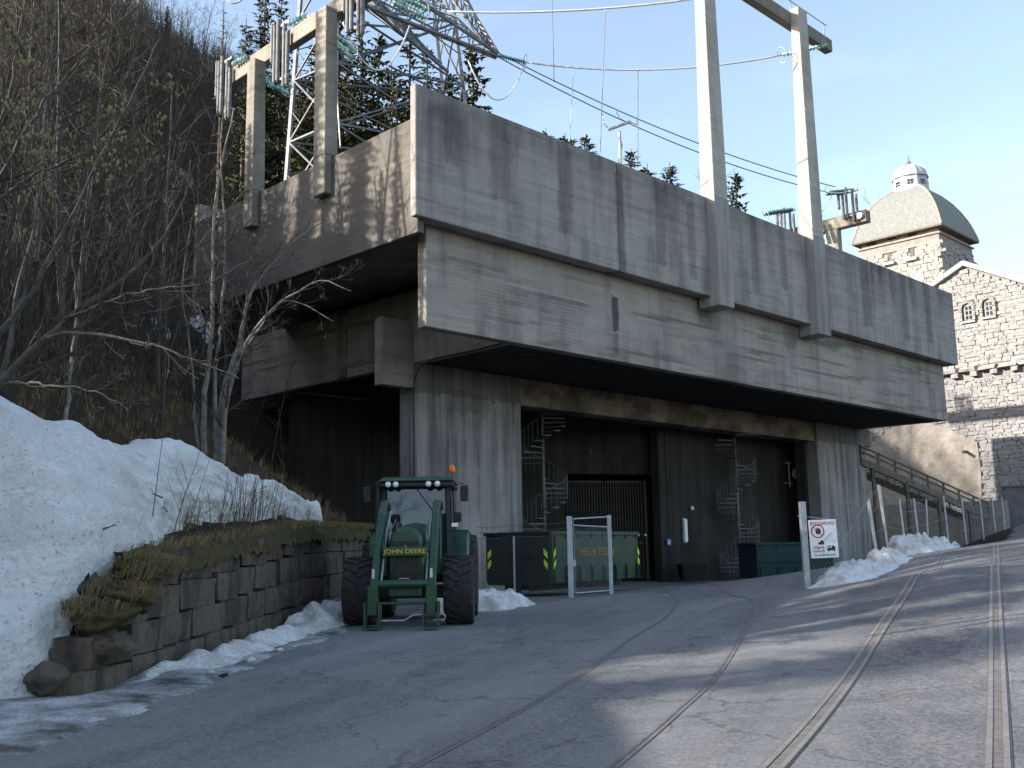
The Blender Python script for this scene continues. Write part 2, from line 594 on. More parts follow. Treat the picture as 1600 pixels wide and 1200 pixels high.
M['jgreen'] = mottled('green_paint', (.008, .043, .020), (.012, .062, .028), 3, .35, 0, .5, bump=.03)
M['jdark'] = mottled('black_metal', (.012, .013, .013), (.03, .03, .03), 6, .5, bump=.05)
M['yellow'] = mottled('yellow_paint', (.65, .47, .03), (.75, .55, .05), 6, .5, bump=0)
M['chrome'] = mottled('bright_steel', (.5, .5, .52), (.65, .65, .67), 8, .25, .9, .5, bump=0)
M['lampglass'] = mottled('lamp_glass', (.55, .56, .58), (.75, .75, .75), 10, .15, .3, .7, bump=0)
M['orange'] = mottled('orange_lens', (.75, .13, .02), (.9, .2, .03), 5, .25, bump=0)
M['skip'] = mottled('skip_green_paint', (.014, .034, .02), (.032, .062, .036), 1.3, .6, bump=.1)
M['skipdark'] = mottled('skip_dark_paint', (.010, .015, .011), (.02, .028, .02), 1.3, .6, bump=.1)
M['teal'] = mottled('teal_paint', (.006, .03, .03), (.011, .045, .042), 1.3, .6, bump=.05)
M['hiviz'] = mottled('yellow_green_marker', (.55, .75, .02), (.7, .9, .04), 6, .4, bump=0)
M['lettering'] = mottled('faded_orange_letters', (.30, .19, .02), (.42, .28, .04), 14, .7, bump=0)
M['white'] = mottled('white_enamel', (.72, .74, .76), (.8, .82, .84), 3, .4, bump=0)
M['red'] = mottled('red_print', (.45, .03, .03), (.55, .05, .05), 6, .5, bump=0)
M['ink'] = mottled('black_print', (.02, .02, .025), (.04, .04, .045), 6, .5, bump=0)
M['blue'] = mottled('blue_plate', (.03, .05, .22), (.05, .08, .3), 6, .5, bump=0)
M['darkgate'] = mottled('dark_gate_bars', (.035, .033, .03), (.06, .055, .05), 5, .7, .2, bump=0)
M['mortar'] = mottled('mortar', (.20, .19, .18), (.29, .275, .26), 1.6, .95, bump=.4, dist=.03)
M['plaster'] = mottled('rough_plaster', (.27, .235, .20), (.42, .375, .325), .7, .95, bump=1.0, dist=.12)
M['coping'] = mottled('coping_slab', (.36, .37, .385), (.47, .48, .49), 1.5, .8, bump=.2)
M['slate'] = mottled('grey_green_slate', (.16, .165, .155), (.245, .25, .235), 5, .8, bump=.6, dist=.05)
M['domemetal'] = mottled('pale_sheet_metal', (.36, .35, .39), (.52, .51, .55), 1.2, .5, .2, .5, bump=0)
M['timber'] = mottled('weathered_timber', (.09, .075, .06), (.2, .17, .14), 4, .85, bump=.3)
M['shed'] = mottled('grey_sheet_door', (.12, .125, .14), (.17, .175, .19), 2, .6, bump=0)
M['brickband'] = mottled('reddish_band', (.32, .20, .16), (.44, .34, .28), 3, .9, bump=.3)


def mk_rubble():
    t = NT('rubble_stone', 0.95, 0, .2)
    p = t.pos()
    inf = t.n('ShaderNodeObjectInfo')
    isl = t.n('ShaderNodeNewGeometry').outputs['Random Per Island']
    c = t.ramp(t.noise(p, 1.6, 5, .7), [(0.3, (.20, .19, .182)), (0.7, (.36, .345, .33))])
    c = t.mix(t.math('MULTIPLY', isl, .6), c, (.29, .285, .29))
    c = t.mix(t.math('MULTIPLY', inf.outputs['Random'], .45), c, (.36, .32, .285))
    t.bump(t.noise(p, 5, 5, .75), .7, .1)
    return t.col(c)


M['rubble'] = mk_rubble()


def mk_glass(name, c, rough=.08):
    t = NT(name, rough, 0, .8)
    return t.col(c)


M['pane'] = mk_glass('dark_window_glass', (.02, .025, .03))
gt = NT('cab_glass', 0.03, 0, .9)
gt.b.inputs['Transmission Weight'].default_value = .3
gt.b.inputs['IOR'].default_value = 1.6
M['cabglass'] = gt.col((.02, .035, .04))
gi = NT('insulator_glass', .12, 0, .8)
gi.b.inputs['Transmission Weight'].default_value = .3
M['insul'] = gi.col(gi.ramp(gi.noise(gi.pos(), 5.0, 2), [(.42, (.10, .42, .36)), (.58, (.75, .85, .82))]))  # near-white patches paint sparkle into the teal glass colour
M['insuldark'] = mottled('dark_teal_glass', (.02, .12, .12), (.05, .2, .19), 6, .2, 0, .7, bump=0)


# ------------------------------------------------------------------ mesh builder
class MB:
    def __init__(self):
        self.v = []
        self.f = []

    def add(self, vs, fs):
        o = len(self.v)
        self.v += [tuple(x) for x in vs]
        self.f += [tuple(i + o for i in q) for q in fs]
        return self

    def box(self, a, b, mat=None):
        (x0, y0, z0), (x1, y1, z1) = a, b
        x0, x1 = min(x0, x1), max(x0, x1)
        y0, y1 = min(y0, y1), max(y0, y1)
        z0, z1 = min(z0, z1), max(z0, z1)
        vs = [(x, y, z) for z in (z0, z1) for (x, y) in ((x0, y0), (x1, y0), (x1, y1), (x0, y1))]
        if mat:
            vs = [mat @ Vector(q) for q in vs]
        return self.add(vs, [(3, 2, 1, 0), (4, 5, 6, 7), (0, 1, 5, 4), (1, 2, 6, 5), (2, 3, 7, 6), (3, 0, 4, 7)])

    def frustum(self, a, b):
        """a, b: (x0,x1,y0,y1,z) bottom and top rectangles"""
        vs = []
        for (x0, x1, y0, y1, z) in (a, b):
            vs += [(x0, y0, z), (x1, y0, z), (x1, y1, z), (x0, y1, z)]
        return self.add(vs, [(3, 2, 1, 0), (4, 5, 6, 7), (0, 1, 5, 4), (1, 2, 6, 5), (2, 3, 7, 6), (3, 0, 4, 7)])

    def tube(self, pts, rad, n=6, cap=True):
        pts = [Vector(p) for p in pts]
        if not hasattr(rad, '__len__'):
            rad = [rad] * len(pts)
        o = len(self.v)
        ref = None
        for i, p in enumerate(pts):
            d = (pts[min(i + 1, len(pts) - 1)] - pts[max(i - 1, 0)])
            if d.length < 1e-9:
                d = Vector((0, 0, 1))
            d.normalize()
            if ref is None:
                ref = Vector((0, 0, 1)) if abs(d.z) < .9 else Vector((1, 0, 0))
            a = d.cross(ref)
            if a.length < 1e-6:
                a = d.orthogonal()
            a.normalize()
            b = d.cross(a)
            ref = -b if False else a.cross(d)
            for k in range(n):
                t = 2 * math.pi * k / n
                self.v.append(tuple(p + (a * math.cos(t) + b * math.sin(t)) * rad[i]))
        for i in range(len(pts) - 1):
            for k in range(n):
                k2 = (k + 1) % n
                self.f.append((o + i * n + k, o + i * n + k2, o + (i + 1) * n + k2, o + (i + 1) * n + k))
        if cap:
            self.f.append(tuple(o + k for k in range(n))[::-1])
            e = o + (len(pts) - 1) * n
            self.f.append(tuple(e + k for k in range(n)))
        return self

    def bar(self, p, q, w, h=None):
        h = h or w
        p, q = Vector(p), Vector(q)
        d = (q - p)
        ln = d.length
        d.normalize()
        s = d.cross(Vector((0, 0, 1)))
        if s.length < 1e-4:
            s = Vector((1, 0, 0))
        s.normalize()
        t = s.cross(d)
        vs = []
        for c in (p, q):
            for a, b in ((-1, -1), (1, -1), (1, 1), (-1, 1)):
                vs.append(c + s * a * w / 2 + t * b * h / 2)
        return self.add(vs, [(0, 1, 2, 3), (7, 6, 5, 4), (0, 4, 5, 1), (1, 5, 6, 2), (2, 6, 7, 3), (3, 7, 4, 0)])

    def lathe(self, prof, n=16, o=(0, 0, 0), axis='Z'):
        vs = []
        for r, z in prof:
            for k in range(n):
                t = 2 * math.pi * k / n
                x, y = r * math.cos(t), r * math.sin(t)
                if axis == 'Z':
                    q = (x, y, z)
                elif axis == 'X':
                    q = (z, x, y)
                else:
                    q = (x, z, y)
                vs.append((q[0] + o[0], q[1] + o[1], q[2] + o[2]))
        fs = []
        for i in range(len(prof) - 1):
            for k in range(n):
                k2 = (k + 1) % n
                fs.append((i * n + k, i * n + k2, (i + 1) * n + k2, (i + 1) * n + k))
        fs.append(tuple(range(n))[::-1])
        fs.append(tuple((len(prof) - 1) * n + k for k in range(n)))
        return self.add(vs, fs)

    def prism(self, poly, a, b, plane='xz'):
        """extrude a polygon; plane 'xz' extrudes along y, 'yz' along x, 'xy' along z"""
        n = len(poly)

        def mk(p, t):
            return {'xz': (p[0], t, p[1]), 'yz': (t, p[0], p[1]), 'xy': (p[0], p[1], t)}[plane]
        vs = [mk(p, a) for p in poly] + [mk(p, b) for p in poly]
        fs = [tuple(range(n))[::-1], tuple(range(n, 2 * n))]
        for i in range(n):
            j = (i + 1) % n
            fs.append((i, j, n + j, n + i))
        return self.add(vs, fs)

    def mesh(self, name, mat, smooth=False):
        me = bpy.data.meshes.new(name)
        me.from_pydata(self.v, [], self.f)
        me.validate()
        me.update()
        if mat:
            me.materials.append(mat)
        if smooth:
            me.polygons.foreach_set('use_smooth', [True] * len(me.polygons))
        return me

    def build(self, name, mat, parent=None, smooth=False, bevel=0, fix=True, kind=None, label=None):
        me = self.mesh(name, mat, smooth)
        if fix:
            import bmesh
            bm = bmesh.new()
            bm.from_mesh(me)
            bmesh.ops.recalc_face_normals(bm, faces=bm.faces)
            bm.to_mesh(me)
            bm.free()
        o = link(name, me, parent)
        if bevel:
            md = o.modifiers.new('bevel', 'BEVEL')
            md.width = bevel
            md.segments = 1
            md.limit_method = 'ANGLE'
        if kind:
            o['kind'] = kind
        if label:
            o['label'] = label
        return o


def link(name, data, parent=None):
    o = bpy.data.objects.new(name, data)
    COL.objects.link(o)
    if parent is not None:
        o.parent = parent
    return o


def thing(name, label, cat, loc=(0, 0, 0), rz=0, group=None, mat=None):
    o = bpy.data.objects.new(name, None)
    o.empty_display_size = .3
    COL.objects.link(o)
    if mat is not None:
        o.matrix_world = mat
    else:
        o.location = loc
        o.rotation_euler = (0, 0, rz)
    o['label'] = label
    o['category'] = cat
    if group:
        o['group'] = group
    return o


def tag(o, label, cat, group=None):
    o['label'] = label
    o['category'] = cat
    if group:
        o['group'] = group
    return o


def copy_tree(o, parent=None):
    c = o.copy()
    COL.objects.link(c)
    c.parent = parent
    for ch in list(o.children):
        copy_tree(ch, c)
    return c


def text_obj(s, size, mat, parent, loc, rot, name='lettering', extrude=.004, sx=1.0, align='CENTER'):
    cu = bpy.data.curves.new(name, 'FONT')
    cu.body = s
    cu.size = size
    cu.extrude = extrude
    cu.align_x = align
    cu.align_y = 'CENTER'
    tmp = bpy.data.objects.new('tmp', cu)
    COL.objects.link(tmp)
    dg = bpy.context.evaluated_depsgraph_get()
    dg.update()
    me = bpy.data.meshes.new_from_object(tmp.evaluated_get(dg))
    bpy.data.objects.remove(tmp)
    me.materials.clear()
    me.materials.append(mat)
    me.name = name
    o = link(name, me, parent)
    o.location = loc
    o.rotation_euler = rot
    o.scale = (sx, 1, 1)
    return o


# ================================================================== GROUND
def grid_mesh(name, xs, ys, zf, keep=None, mat=None, smooth=True):
    XX, YY = np.meshgrid(xs, ys)
    ZZ = zf(XX, YY)
    nx, ny = len(xs), len(ys)
    vs = np.stack([XX.ravel(), YY.ravel(), ZZ.ravel()], 1)
    i, j = np.meshgrid(np.arange(nx - 1), np.arange(ny - 1))
    a = (j * nx + i).ravel()
    fs = np.stack([a, a + 1, a + nx + 1, a + nx], 1)
    if keep is not None:
        cx = (XX[:-1, :-1] + XX[1:, 1:]).ravel() / 2
        cy = (YY[:-1, :-1] + YY[1:, 1:]).ravel() / 2
        fs = fs[keep(cx, cy)]
    me = bpy.data.meshes.new(name)
    me.from_pydata(vs.tolist(), [], fs.tolist())
    me.update()
    if smooth:
        me.polygons.foreach_set('use_smooth', [True] * len(me.polygons))
    if mat:
        me.materials.append(mat)
    return me


def inpoly(px, py, poly):
    px = np.asarray(px, float)
    py = np.asarray(py, float)
    ins = np.zeros(px.shape, bool)
    n = len(poly)
    for i in range(n):
        x1, y1 = poly[i]
        x2, y2 = poly[(i + 1) % n]
        c = ((y1 > py) != (y2 > py)) & (px < (x2 - x1) * (py - y1) / (y2 - y1 + 1e-12) + x1)
        ins ^= c
    return ins


BANK = [(9.2, 30.2), (11.3, 31.4), (29.3, 60.3), (34, 72), (34, 95), (21, 80), (20.5, 66), (19.5, 62), (20.5, 55), (14.5, 42), (11, 35)]
ROAD_LX_Y = [-30, 0, 8.6, 13, 20.5, 26, 34, 60, 95]
ROAD_LX = [-8, -5.6, -4.3, -3.95, -3.55, -3.7, -4.4, -6.0, -6]


def road_keep(X, Y):
    xl = np.interp(Y, ROAD_LX_Y, ROAD_LX)
    return (X > xl) & ~inpoly(X, Y, BANK) & (X < 8 + 0.62 * np.maximum(Y, 0) + 6)


def ground_z(X, Y):
    z = terrain(X, Y)
    inside = road_keep(X, Y) & (X < 60) & (Y < 96) & (Y > -29)
    z = z - np.where(inside, 0.12, 0.0)
    bk = inpoly(X, Y, BANK)
    return z - np.where(bk, 0.02, 0)


def nonuni(a, b, c, d, fine, coarse):
    return np.concatenate([np.arange(a, b, coarse), np.arange(b, c, fine), np.arange(c, d + coarse, coarse)])


xs = np.concatenate([-np.geomspace(900, 60, 14), np.arange(-58, -14, 1.0), np.arange(-14, -9, .22), np.arange(-9, -3, .1), np.arange(-3, 40, .8), np.geomspace(41, 900, 16)])
ys = np.concatenate([-np.geomspace(500, 60, 8), np.arange(-58, 8, 1.2), np.arange(8, 32, .15), np.arange(32, 36, .3), np.arange(36, 120, 1.0), np.geomspace(121, 1200, 16)])
gr = link('ground', grid_mesh('ground', xs, ys, ground_z, None, M['soil']))
gr['kind'] = 'structure'
rd = link('road', grid_mesh('road', np.arange(-9, 60, .4), np.arange(-29, 96, .4), g_arr,
                            lambda X, Y: road_keep(X, Y), M['asphalt']))
rd['kind'] = 'structure'


# grey gravelly icy verge between road and retaining wall
def verge_keep(X, Y):
    xl = np.interp(Y, ROAD_LX_Y, ROAD_LX)
    return (X < xl + .9) & (X > wall_x(Y) - .3 - 6.0 * (Y < 12)) & (Y > 1) & (Y < 31)


M['verge'] = mk_snow('icy_gravel', 1.0)
vt = NT('icy_verge', .7, 0, .4)
vp = vt.pos()
vc = vt.ramp(vt.noise(vp, 1.1, 7, .7), [(0.36, (.06, .055, .05)), (0.45, (.20, .20, .205)), (0.6, (.46, .47, .50))])
vc = vt.mix(vt.ramp(vt.noise(vp, 30, 3, .7), [(.5, 0.0), (.65, .7)]), vc, (.07, .055, .045))
vt.bump(vt.noise(vp, 12, 6, .7), .7, .04)
M['verge'] = vt.col(vc)
vg = link('verge', grid_mesh('verge', np.arange(-12, -2, .1), np.arange(1, 31, .14),
                             lambda X, Y: g_arr(X, Y) + np.where(np.interp(Y, ROAD_LX_Y, ROAD_LX) - X > -.15 + .2 * fbm(X, Y, .9, 3, 66), .02 + .05 * np.clip(fbm(X, Y, 1.2, 3, 5), 0, 1) * sstep((np.interp(Y, ROAD_LX_Y, ROAD_LX) - X + .2) / .8), -.03),
                             verge_keep, M['verge']))
vg['kind'] = 'structure'


# ------------------------------------------------------------------ rails
def smooth_poly(pts, n=8):
    out = []
    P = [pts[0]] + pts + [pts[-1]]
    for i in range(1, len(P) - 2):
        p0, p1, p2, p3 = [Vector(q) for q in (P[i - 1], P[i], P[i + 1], P[i + 2])]
        for k in range(n):
            t = k / n
            out.append(.5 * ((2 * p1) + (p2 - p0) * t + (2 * p0 - 5 * p1 + 4 * p2 - p3) * t * t + (3 * p1 - p0 - 3 * p2 + p3) * t ** 3))
    out.append(Vector(P[-1]))
    return out


def offset_poly(pts, off):
    out = []
    for i, p in enumerate(pts):
        d = (pts[min(i + 1, len(pts) - 1)] - pts[max(i - 1, 0)]).normalized()
        out.append(Vector((p.x + d.y * off, p.y - d.x * off)))
    return out


def strip(pts, half, dz, mb=None):
    mb = mb or MB()
    vs, fs = [], []
    a, b = offset_poly(pts, -half), offset_poly(pts, half)
    for p, q in zip(a, b):
        vs += [(p.x, p.y, g(p.x, p.y) + dz), (q.x, q.y, g(q.x, q.y) + dz)]
    for i in range(len(pts) - 1):
        k = 2 * i
        fs.append((k, k + 1, k + 3, k + 2))
    return mb.add(vs, fs)


def px_path(pxs):
    return [Vector((on_ground(*p).x, on_ground(*p).y)) for p in pxs]


t2 = thing('rail_track', 'straight embedded rail track climbing the right side of the road, pinkish strips', 'rail track')
a = px_path([(1464, 888), (1210, 1198)])
dir2 = (a[0] - a[1]).normalized()
for off in (0, 1.46):
    l0 = a[1] - dir2 * 14
    l1 = a[0] + dir2 * 7
    n = 60
    line = [l0.lerp(l1, i / n) for i in range(n + 1)]
    line = offset_poly(line, off)
    strip(line, .095, .006).build('rail_strip', M['railbed'], t2)
    for q in (-.06, .06):
        strip(offset_poly(line, q), .022, .011).build('rail', M['rail'], t2)
t1 = thing('rail_track', 'thin curving rail track sweeping across the road into the dark bay', 'rail track')
left = px_path([(1012, 913), (1040, 922), (1058, 938), (1048, 958), (960, 1017), (850, 1090), (650, 1197)])
left.append(left[-1] + (left[-1] - left[-2]) * 2)
lp = smooth_poly(left, 10)
right = px_path([(1062, 912), (1127, 920), (1172, 936), (1178, 962), (1131, 1040), (1060, 1112), (960, 1198)])
right.append(right[-1] + (right[-1] - right[-2]) * 2)
rp = smooth_poly(right, 10)
for q in (lp, rp):
    strip(q, .04, .006).build('rail', M['raildark'], t1)
    strip(offset_poly(q, .02), .014, .010).build('rail_head', M['railbed'], t1)
for q in (-.075,):
    pass

# ================================================================== DECK BUILDING
bld = thing('deck_building', 'big raw board-marked concrete deck building raised on broad piers', 'building', mat=BMAT)
uj, _ = on_v(0, 965, 300)
p1a, p1b = 16.68, 17.82
p2a, p2b = 25.3, 26.5
UE = 43.25


def bbox(name, u, v, z, mat, bevel=.025, **kw):
    return MB().box((u[0], v[0], z[0]), (u[1], v[1], z[1])).build(name, M[mat], bld, bevel=bevel, **kw)


# front parapet panels (joint at uj, broken by the two posts)
for ua, ub in ((0, uj - .012), (uj + .012, p1a - .01), (p1b + .01, p2a - .01), (p2b + .01, UE)):
    bbox('parapet_panel', (ua, ub), (0, .3), (12.45, 17.0), 'parapet')
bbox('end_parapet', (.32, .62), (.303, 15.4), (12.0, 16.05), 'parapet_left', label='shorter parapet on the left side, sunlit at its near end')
bbox('end_parapet', (UE - .3, UE - .003), (.303, 15.4), (12.45, 16.9), 'parapet')
bbox('rear_parapet', (.32, UE - .003), (15.403, 15.7), (12.0, 16.9), 'parapet')
bbox('rear_wall', (5.41, 42.3), (15.403, 15.7), (9.0, 11.997), 'lowwall')
# front board wall below the parapet
bbox('board_wall', (1.05, 42.75), (.75, 1.2), (9.0, 12.517), 'lowwall', label='front wall below the parapet with deep horizontal board marks')
bbox('side_wall', (5.0, 5.4), (1.203, 19.5), (9.0, 12.0), 'lowwall')
bbox('side_wall', (42.35, 42.747), (1.203, 15.4), (9.0, 12.0), 'lowwall')
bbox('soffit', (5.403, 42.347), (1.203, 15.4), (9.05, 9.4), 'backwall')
bbox('deck_slab', (.623, 42.94), (.303, 15.4), (12.52, 12.9), 'parapet')
vp_, zp_ = on_u(5.0, 538, 545)
bbox('pilaster', (4.85, 4.997), (vp_ - .25, vp_ + .35), (9.02, 11.99), 'beam')
# cross beam between the piers and its projecting end stubs
CV = 6.25
uA0, uA1 = 5.0, on_v(CV, 815, 700)[0]
uB0, uB1 = on_v(CV, 1277, 700)[0], on_v(CV, 1351, 700)[0]
zb = on_v(CV, 818, 633)[1]
bbox('cross_beam', (uA1 + .003, uB0 - .003), (CV + .12, CV + 1.2), (zb, 9.047), 'beam', label='stained brown cross beam between the two piers')
vs_ = on_u(5.0, 647, 606)[0]
us = on_v(vs_, 597, 600)[0]
zs0 = on_v(vs_, 597, 600)[1]
zs1 = on_v(vs_, 599, 494)[1]
bbox('beam_stub', (us, 4.997), (vs_, vs_ + .5), (zs0, zs1), 'lowwall', label='short square beam end jutting out on the left')
bbox('beam_stub', (uB1 + .003, uB1 + 1.1), (CV + .1, CV + 1.2), (on_v(CV, 1360, 697)[1], 9.047), 'beam')
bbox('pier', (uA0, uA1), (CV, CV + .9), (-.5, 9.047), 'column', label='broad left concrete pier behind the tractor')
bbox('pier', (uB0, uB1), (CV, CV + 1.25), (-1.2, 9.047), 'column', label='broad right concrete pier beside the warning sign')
bbox('beam_haunch', (uA0, uA0 + .35), (1.2, CV - .003), (9.03 - .02, 9.045), 'beam', bevel=0)


# retaining side and back walls under the deck
def wseg(a, b, z0, z1, th, mat, name='back_wall'):
    a, b = Vector((*a, 0)), Vector((*b, 0))
    d = (b - a).normalized()
    nrm = Vector((-d.y, d.x, 0))
    if nrm.y < 0:
        nrm = -nrm
    inv = BMAT.inverted()
    vs = []
    for z in (z0, z1):
        for p in (a, b, b + nrm * th, a + nrm * th):
            vs.append(inv @ Vector((p.x, p.y, z)))
    return MB().add(vs, [(3, 2, 1, 0), (4, 5, 6, 7), (0, 1, 5, 4), (1, 2, 6, 5), (2, 3, 7, 6), (3, 0, 4, 7)]).build(name, M[mat], bld, bevel=.02)


def pxX(px, Y):
    return at(px, 800, Y).x


# gate bay: lintel at y=741 px over barred gate, walls either side
GY0, GY1 = 54.0, 55.6
gL, gR = (pxX(884, GY0), GY0), (pxX(1028, GY1), GY1)
zl = at(950, 741, 54.8).z
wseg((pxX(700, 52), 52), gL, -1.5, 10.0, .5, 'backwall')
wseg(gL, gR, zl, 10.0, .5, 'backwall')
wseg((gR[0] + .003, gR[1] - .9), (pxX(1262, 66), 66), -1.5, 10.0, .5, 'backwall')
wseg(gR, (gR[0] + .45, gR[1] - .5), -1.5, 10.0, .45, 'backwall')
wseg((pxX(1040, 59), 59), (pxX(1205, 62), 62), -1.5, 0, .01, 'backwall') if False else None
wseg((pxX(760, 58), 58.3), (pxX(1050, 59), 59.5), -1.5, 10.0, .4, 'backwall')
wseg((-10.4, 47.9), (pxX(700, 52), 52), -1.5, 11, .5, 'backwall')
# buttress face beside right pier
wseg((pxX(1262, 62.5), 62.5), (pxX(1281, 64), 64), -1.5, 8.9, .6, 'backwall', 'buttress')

# barred sliding gate
gate = thing('barred_gate', 'tall dark steel bar gate closing the bay under the deck', 'gate', loc=(gL[0], gL[1], 0), rz=math.atan2(gR[1] - gL[1], gR[0] - gL[0]))
gw = math.hypot(gR[0] - gL[0], gR[1] - gL[1])
gz0 = g(gL[0], gL[1])
gzt = at(950, 751, 54.6).z
for x0, x1 in ((.05, gw * .40), (gw * .40 + .1, gw * .82)):
    mb = MB()
    mb.box((x0, -.06, gz0 + .1), (x1, .0, gz0 + .22)).box((x0, -.06, gzt - .1), (x1, 0, gzt))
    mb.box((x0, -.055, gz0 + 1.9), (x1, -.005, gz0 + 2.0))
    mb.build('gate_frame', M['darkgate'], gate)
    n = int((x1 - x0) / .155)
    bm_ = MB().box((-.03, -.04, gz0 + .22), (.03, -.015, gzt - .1)).mesh('bar', M['darkgate'])
    for i in range(n + 1):
        o = link('bar', bm_, gate)
        o.location = (x0 + .03 + i * (x1 - x0 - .06) / n, -.03, 0)
MB().box((gw * .84, -.1, gz0), (gw * .87, .05, gzt)).build('gate_post', M['darkgate'], gate)

# rear part of the deck (rising ground behind), black cable on the pier
pc = [on_v(CV - .06, 648, 748), on_v(CV - .06, 648, 585), on_v(CV - .06, 650, 572)]
vC = lambda px, py: on_u(4.93, px, py)
cpts = [(uA0 - .04, CV - .06, .2), (uA0 - .04, CV - .06, 4), (uA0 - .04, CV - .06, 8.2), (uA0 - .05, CV - .35, 8.75), (uA0 - .04, 5.0, 8.98), (uA0 - .04, 2.5, 8.96), (uA0 - .04, 1.25, 8.97)]
cb = MB().tube([B(*p) for p in cpts], .022, 6).build('wall_cable', M['black'], None, smooth=True)
tag(cb, 'thin black cable running down the edge of the left pier', 'cable')


# ------------------------------------------------------------------ gantries on the deck
gan = thing('concrete_gantry', 'tall pale concrete gantry with two posts rising past the front parapet', 'gantry', mat=BMAT)


def post(par, u, v, z0, zp, z1, wb, db, wt, dt, low='postlow', hi='post'):
    """u,v near-left corner; wb x db at parapet height, wt x dt on top"""
    MB().box((u - .02, v - .03, z0), (u + wb + .04, v + db + .35, zp)).build('post_foot', M[low], par, bevel=.03)
    MB().frustum((u, u + wb, v, v + db, zp + .003), (u + (wb - wt) * .15, u + (wb - wt) * .15 + wt, v, v + dt, z1)).build('post', M[hi], par, bevel=.02)


post(gan, p1a, -.42, 12.0, 16.97, 29.3, 1.08, .72, .85, .5)
post(gan, p2a, -.42, 11.9, 16.97, 29.35, 1.12, .74, .9, .45)
MB().box((12, .04, 28.5), (29.75, .5, 29.2)).build('beam', M['gantry'], gan, bevel=.02)
mb = MB()
mb.tube([(25.9, .3, 29.2), (25.9, .3, 30.2)], .03).tube([(29.4, .3, 29.2), (29.4, .3, 30.2)], .03).tube([(20, .3, 30.15), (29.75, .3, 30.15)], .025)
mb.build('hand_rail', M['galvdark'], gan)
gan2 = thing('concrete_gantry', 'lower mossy concrete gantry standing along the left parapet among the branches', 'gantry', mat=BMAT)
for va, vb, zt in ((5.22, 5.98, 22.0), (10.3, 10.95, 21.75)):
    MB().box((-.02, va, 14.6), (.317, vb, 16.1)).build('post_foot', M['gantry'], gan2, bevel=.03)
    MB().frustum((-.018, .56, va + .003, vb - .003, 16.103), (-.01, .5, va + .03, vb - .03, zt)).build('post', M['gantry'], gan2, bevel=.02)
be, bz0 = on_u(.57, 357, 133)
bz1 = on_u(.57, 357, 113)[1]
bn = on_u(.57, 574, 20)[0]
MB().box((.565, bn, bz0), (.95, be, bz1 + .1)).build('beam', M['gantry'], gan2, bevel=.02)
# back right gantry
gan3 = thing('concrete_gantry', 'small concrete gantry behind the parapet in front of the domed tower', 'gantry', mat=BMAT)
U3 = 37.0
v3, z3 = on_u(U3, 1354, 345)
v3b, z3b = on_u(U3, 1296, 372)
z3t = on_u(U3, 1354, 326)[1]
MB().box((U3, v3, z3), (U3 + .6, v3 + 20.2, z3t)).build('beam', M['gantry'], gan3, bevel=.04)
vv0 = on_u(U3, 1309, 372)[0]
vv1 = on_u(U3, 1290, 372)[0]
MB().box((U3 + .003, vv0, 12.4), (U3 + .55, vv1, z3 - .003)).build('post', M['gantry'], gan3, bevel=.04)
MB().lathe([(.18, -.1), (.18, .1), (.08, .1), (.08, .16)], 14, (U3 - .1, v3 + .35, (z3 + z3t) / 2), 'X').build('bolt', M['galv'], gan3)


# spring dampers: clusters of vertical tubes hung on the gantry beams
def damper(par, u, v, z0, z1, label=None):
    grp = MB()
    for i, (du, dv, a, b) in enumerate(((0, 0, 0, .75), (0, .24, 0, .9), (-.05, .62, .12, 1.0), (-.05, .86, .12, .95), (0, 1.15, .45, 1.0))):
        za, zb_ = z0 + (z1 - z0) * a, z0 + (z1 - z0) * b
        MB().tube([(u + du, v + dv, za), (u + du, v + dv, zb_)], .085, 10).tube([(u + du, v + dv, za - .06), (u + du, v + dv, za)], .04, 8).build('damper_tube', M['damper'], par, smooth=False)
    MB().box((u - .02, v - .1, z1 - .35), (u + .12, v + 1.25, z1 - .22)).build('damper_plate', M['galvdark'], par)
    MB().box((u - .02, v - .1, z0 + .35), (u + .12, v + 1.0, z0 + .45)).build('damper_plate', M['galvdark'], par)


dam_spots = [(0.42, on_u(.4, 359, 120)[0], 20.2, 23.2), (0.42, on_u(.4, 449, 50)[0], 20.1, 23.1), (0.42, on_u(.4, 566, 0)[0], 20.3, 23.3)]
names = ['cluster of steel damper tubes on the left end of the mossy gantry', 'cluster of steel damper tubes midway between the mossy gantry posts', 'cluster of steel damper tubes at the near end of the mossy gantry']
for (u_, v_, a_, b_), lb in zip(dam_spots, names):
    t = thing('damper_cluster', lb, 'damper', mat=BMAT, group='spring dampers on the gantries')
    damper(t, u_, v_, a_, b_)
z34 = on_u(U3, 1335, 346)[1]
z34b = on_u(U3, 1335, 291)[1]
t = thing('damper_cluster', 'cluster of steel damper tubes on the gantry before the domed tower', 'damper', mat=BMAT, group='spring dampers on the gantries')
damper(t, U3 - .12, on_u(U3, 1340, 320)[0], z34, z34b)
t = thing('damper_cluster', 'cluster of steel damper tubes half hidden behind the parapet between the pale posts', 'damper', mat=BMAT, group='spring dampers on the gantries')
v_, z_ = on_u(U3, 1240, 322)
damper(t, U3 - .12, v_, z_ - 2.2, z_)


t = thing('damper_cluster', 'cluster of steel damper tubes at the far hidden end of the small gantry', 'damper', mat=BMAT, group='spring dampers on the gantries')
damper(t, U3 - .12, v3 + 18.6, z34, z34b)

# ------------------------------------------------------------------ insulators and wires
def disc_mesh(mat):
    return MB().lathe([(.03, -.07), (.045, -.03), (.118, 0), (.122, .02), (.06, .05), (.03, .07)], 12).mesh('glass_disc', mat, True)


DISC = disc_mesh(M['insul'])
DISCD = disc_mesh(M['insuldark'])


